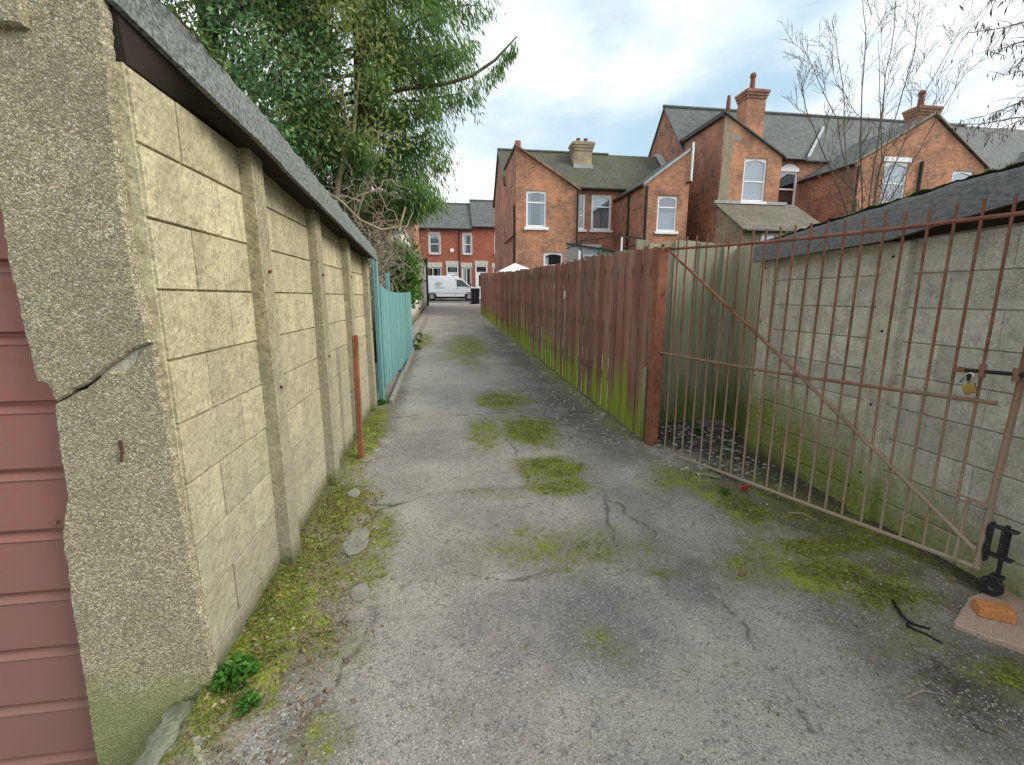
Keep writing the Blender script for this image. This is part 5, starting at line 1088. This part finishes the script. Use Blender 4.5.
o = np_mesh('leaf_litter', Vv, 4, 'litter'); o['kind'] = 'stuff'
mb = MB()
def stone(x, y, r, z=None):
    z = (gs(x, y)[0] if z is None else z); ph = rng.uniform(0, 6.28); e = rng.uniform(.6, 1); vs = []
    for zz, k in ((-.3, .7), (.25, 1.), (.65, .6)):
        for j in range(6): a = ph+j*math.pi/3; q = r*k*rng.uniform(.8, 1.15); vs.append((x+q*math.cos(a), y+q*e*math.sin(a), z+zz*r*e))
    mb.add(vs, [tuple(range(5, -1, -1)), tuple(range(12, 18))]+[(k*6+j, k*6+(j+1) % 6, k*6+6+(j+1) % 6, k*6+6+j) for k in range(2) for j in range(6)])
for _ in range(900): 
    y = 3.8+rng.random()**1.6*12; stone(rng.uniform(1.0+.02*y, 1.78-.004*y), y, rng.uniform(.005, .020))
for _ in range(420): stone(rng.uniform(1.75, 2.9), rng.uniform(3.0, 4.35), rng.uniform(.005, .024))
for _ in range(200): stone(rng.uniform(1.7, 2.5), rng.uniform(1.2, 3.0), rng.uniform(.003, .010))
for _ in range(260): stone(rng.uniform(-.85, -.35), rng.uniform(1.2, 6), rng.uniform(.003, .010))
for _ in range(1100): stone(rng.uniform(-.4, 2.0), .95+4*rng.random()**1.4, rng.uniform(.0018, .006))
o = mb.build('gravel', 'gravel'); o['kind'] = 'stuff'
def lump(name, mat, x, y, sx, sy, h, lab, cat, n=9, rot=0., bury=.3):
    mb = MB(); vs = []; z = gs(x, y)[0]; rings = [(-bury*h, .95), (.35*h, 1.), (.85*h, .86), (h, .5)]
    pr = [rng.uniform(.85, 1.1) for _ in range(n)]
    for zz, k in rings:
        for j in range(n):
            a = 2*math.pi*j/n; px, py = sx*k*pr[j]*math.cos(a), sy*k*pr[j]*math.sin(a); vs.append((x+px*math.cos(rot)-py*math.sin(rot), y+px*math.sin(rot)+py*math.cos(rot), z+zz+rng.uniform(-.06, .06)*h))
    mb.add(vs, [tuple(range(n-1, -1, -1)), tuple(3*n+j for j in range(n))]+[(k*n+j, k*n+(j+1) % n, k*n+n+(j+1) % n, k*n+n+j) for k in range(3) for j in range(n)])
    return tag(mb.build(name, mat, org=(x, y, z), bevel=.004), lab, cat)
lump('flat_stone', 'kerb', -.54, 2.47, .075, .15, .010, 'flat grey stone set in the moss beside the left wall, the larger and farther one', 'stone', 11)
lump('flat_stone', 'kerb', -.44, 2.02, .045, .08, .008, 'small flat grey stone at the edge of the left moss strip, the nearer one', 'stone', 9)
lump('broken_concrete', 'kerb', -.66, 3.05, .045, .08, .016, 'pale broken concrete lump near the foot of the left wall', 'concrete', 8)
lump('broken_concrete', 'kerb', -.40, 2.92, .10, .05, .025, 'flat pale broken concrete sliver in the alley beside the left moss', 'concrete', 8, .3)
lump('broken_concrete', 'kerb', 1.68, 4.60, .045, .055, .05, 'pale broken concrete lump at the foot of the red fence', 'concrete', 7)
lump('dead_leaf', 'litter', 1.47, 1.90, .035, .018, .012, 'single brown wet leaf lying on the asphalt near the right moss', 'leaf', 8, .4, .1)
mb = MB(); z = gs(2.08, 2.75)[0]; 
for i in range(7): mb.add([(2.08+rng.uniform(-.03, .03), 2.75+rng.uniform(-.03, .03), z+rng.uniform(.002, .045)) for _ in range(4)], [(0, 1, 2, 3)])
tag(mb.build('crumpled_wrapper', 'rubbish', org=(2.08, 2.75, z)), 'small crumpled red wrapper on the ground below the gate', 'litter')
def stick(pts, r, mat, lab, cat='twig'):
    p3 = [(x, y, gs(x, y)[0]+h) for x, y, h in pts]; q = []
    for a, b in zip(p3, p3[1:]): q += wander(a, b, 4, .04, 0)[:-1]
    q.append(np.array(p3[-1])); n = len(q)
    for k in q: k[2] = max(k[2], gs(k[0], k[1])[0]+r*.8)
    return tag(MB().tube(q, [r*(1-.5*i/n) for i in range(n)], 6).build('twig', mat, org=p3[0], smooth=True), lab, cat)
stick([(2.02, 1.60, .004), (1.955, 1.50, .02), (1.955, 1.46, .012), (2.01, 1.425, .004)], .007, 'btwig', 'black bent twig lying on the asphalt near the orange brick, the upper of two')
stick([(1.95, 1.468, .004), (1.925, 1.45, .01), (1.955, 1.40, .004), (1.98, 1.35, .004)], .0055, 'btwig', 'black thin twig lying on the asphalt near the orange brick, the lower of two')
stick([(1.60, 1.165, .003), (1.68, 1.175, .008), (1.75, 1.15, .003)], .004, 'twig', 'faint curved grey twig on the asphalt at the lower right')
stick([(1.90, 3.02, .01), (2.02, 2.95, .012)], .014, 'vine', 'short pale stick on the ground below the gate')
stick([(1.72, 2.90, .004), (1.86, 2.86, .006)], .005, 'vine', 'thin pale straw on the ground beside the gate foot')
stick([(2.15, 2.42, .005), (2.22, 2.38, .02), (2.25, 2.30, .005)], .007, 'vine', 'small pale hooked twig on the dark soil below the gate')
# orange brick on the pink slab
mb = MB(); z0 = gs(2.3, 1.45)[0]
pl = rough([(2.13, 1.43), (2.40, 1.57), (2.66, 1.62), (2.80, 1.20), (2.62, 1.02), (2.30, 1.22)], .05, .006); n = len(pl)
mb.add([(x, y, z0-.05) for x, y in pl]+[(x, y, z0+.022) for x, y in pl], [tuple(range(n-1, -1, -1)), tuple(range(n, 2*n))][::1]+[(i, (i+1) % n, n+(i+1) % n, n+i) for i in range(n)])
sl = mb.build('concrete_slab', 'slab', org=(2.5, 1.3, z0), bevel=.004); tag(sl, 'pinkish concrete slab under the gate wheel and orange brick', 'slab')
mb = MB(); c = Vector((2.36, 1.448)); u = Vector((.83, -.56)).normalized(); v = Vector((-u.y, u.x)); zs = z0+.022; vs = []
l, w_, h = .064, .042, .054; nn = 6
mb.hexa([(*(c-u*l-v*w_), zs), (*(c+u*l-v*w_), zs), (*(c+u*l+v*w_), zs), (*(c-u*l+v*w_), zs), (*(c-u*(l-.01)-v*(w_-.004)), zs+h*.82), (*(c+u*(l-.006)-v*(w_-.008)), zs+h), (*(c+u*(l-.012)+v*(w_-.004)), zs+h*.96), (*(c-u*(l-.005)+v*(w_-.003)), zs+h*.9)])
b = mb.build('brick', 'lbrick', org=(c.x, c.y, zs), bevel=.007, seg=2); tag(b, 'loose worn orange brick lying on the pink slab beside the gate wheel', 'brick')
# weeds
def weed(x, y, n, L, W, h, lab, z=None, mat='lweed'):
    z = gs(x, y)[0] if z is None else z; a = rng.uniform(0, 6.28, n); r = rng.uniform(.15, 1, n)
    C = np.stack([x+np.cos(a)*r*h*.9, y+np.sin(a)*r*h*.9, z+h*(.95-.7*r)*rng.uniform(.3, 1.2, n)+.004], 1); D = np.stack([np.cos(a), np.sin(a), rng.uniform(-.2, .7, n)], 1)
    t = thing('weed', lab, 'weed', (x, y, z)); np_mesh('leaves', leaves(C, D, L, W, .35, .2), 4, mat, t)
    mb = MB()
    for i in range(0, n, max(1, n//14)): mb.tube([(x, y, z-.005), tuple(C[i])], .0015, 4)
    mb.build('stems', mat, t)
weed(-.795, 1.56, 260, .034, .016, .085, 'bright green leafy weed at the foot of the cracked corner pillar')
weed(-.70, 1.43, 90, .024, .012, .05, 'low dark weed beside the concrete footing lump')
weed(1.90, 2.72, 40, .035, .014, .05, 'small pale green seedling beside the red wrapper')
weed(2.42, 3.95, 60, .04, .018, .07, 'small green weed among the litter in the recess behind the gate')
weed(-.80, 5.45, 80, .05, .02, .08, 'small green weed at the foot of the near teal post')
for i, (x, y) in enumerate(((-.66, 10.2), (-.7, 11.4), (-.72, 12.6))):
    weed(x, y, 90, .08, .02, .13, ['low grassy weed at the far end of the teal fence', 'low grassy weed on the kerb beyond the teal fence', 'low grassy weed by the near end of the white wall'][i])
# moss on the coping tops
def topmoss(name, xf, zf, y0, y1, n, lab):
    y = rng.uniform(y0, y1, n); keep = np.array([mn.noise((v*3.1, 4, 0)) > -.1 for v in y]); y = y[keep]
    C = np.array([(xf+rng.uniform(-.03, .05), v, zf(v)+rng.uniform(-.004, .012)) for v in y]); o = np_mesh(name, leaves(C, rng.normal(0, .7, C.shape)+np.array([0, 0, .8]), .022, .010, .3, .1), 4, 'lmoss'); o['kind'] = 'stuff'
topmoss('moss', 2.535, lambda y: rtop(y)+.010, .2, 3.46, 380, '')
topmoss('moss', -.80, lambda y: eave(y)+.165-.016*(y-1.5), 1.4, 5.2, 1300, '')

# ---------------------------------------------------------------- world, sun, camera
wd = bpy.data.worlds.new('World'); sc.world = wd; wd.use_nodes = True; nt = wd.node_tree; nt.nodes.clear()
N_ = lambda t: nt.nodes.new('ShaderNode'+t)
sky = N_('TexSky'); sky.sky_type = 'NISHITA'; sky.sun_disc = False; sky.sun_elevation = R(38); sky.sun_rotation = R(140); sky.air_density = 1.; sky.dust_density = 1.5
tc = N_('TexCoord'); mp = N_('Mapping'); mp.inputs['Scale'].default_value = (1, 1, 2.2); mp.inputs['Location'].default_value = (.35, .1, .2)
no = N_('TexNoise'); no.inputs['Scale'].default_value = 1.7; no.inputs['Detail'].default_value = 7; no.inputs['Roughness'].default_value = .52; no.inputs['Distortion'].default_value = .3
mr = N_('MapRange'); mr.inputs['From Min'].default_value = .33; mr.inputs['From Max'].default_value = .53
mr.interpolation_type = 'SMOOTHSTEP'
no2 = N_('TexNoise'); no2.inputs['Scale'].default_value = 3.2; no2.inputs['Detail'].default_value = 6
cr = N_('Mix'); cr.data_type = 'RGBA'; cr.inputs[6].default_value = (7.0, 7.9, 8.4, 1); cr.inputs[7].default_value = (8.9, 9.1, 9.2, 1)
mr2 = N_('MapRange'); mr2.inputs['From Min'].default_value = .35; mr2.inputs['From Max'].default_value = .62
mx = N_('Mix'); mx.data_type = 'RGBA'; bl = N_('Mix'); bl.data_type = 'RGBA'; bl.inputs[0].default_value = .72; bl.inputs[7].default_value = (4.9, 6.8, 8.0, 1)
bg = N_('Background'); bg.inputs['Strength'].default_value = .134; ou = N_('OutputWorld'); lk = nt.links.new
lk(tc.outputs['Generated'], mp.inputs[0]); lk(mp.outputs[0], no.inputs['Vector']); lk(mp.outputs[0], no2.inputs['Vector']); lk(no.outputs['Fac'], mr.inputs['Value']); lk(no2.outputs['Fac'], mr2.inputs['Value']); lk(mr2.outputs[0], cr.inputs[0])
lk(sky.outputs[0], bl.inputs[6]); lk(bl.outputs[2], mx.inputs[6]); lk(cr.outputs[2], mx.inputs[7]); lk(mr.outputs[0], mx.inputs[0]); lk(mx.outputs[2], bg.inputs[0]); lk(bg.outputs[0], ou.inputs[0])
sl = bpy.data.lights.new('sun', 'SUN'); sl.energy = 3.5; sl.angle = R(35); sl.color = (1, .95, .87); so = bpy.data.objects.new('sun', sl); COL.objects.link(so)
so.rotation_euler = Vector((-.86, .33, -.70)).to_track_quat('-Z', 'Y').to_euler()
cd = bpy.data.cameras.new('camera'); co = bpy.data.objects.new('camera', cd); COL.objects.link(co); cd.sensor_width = 36; cd.lens = 452/1024*36; cd.clip_end = 2000; cd.clip_start = .02
co.location = (0, 0, 1.45); co.rotation_euler = (R(90-10.711), 0, R(-8.287)); sc.camera = co
sc.view_settings.view_transform = 'Standard'; sc.view_settings.look = 'None'; sc.view_settings.exposure = 0; sc.view_settings.gamma = 1
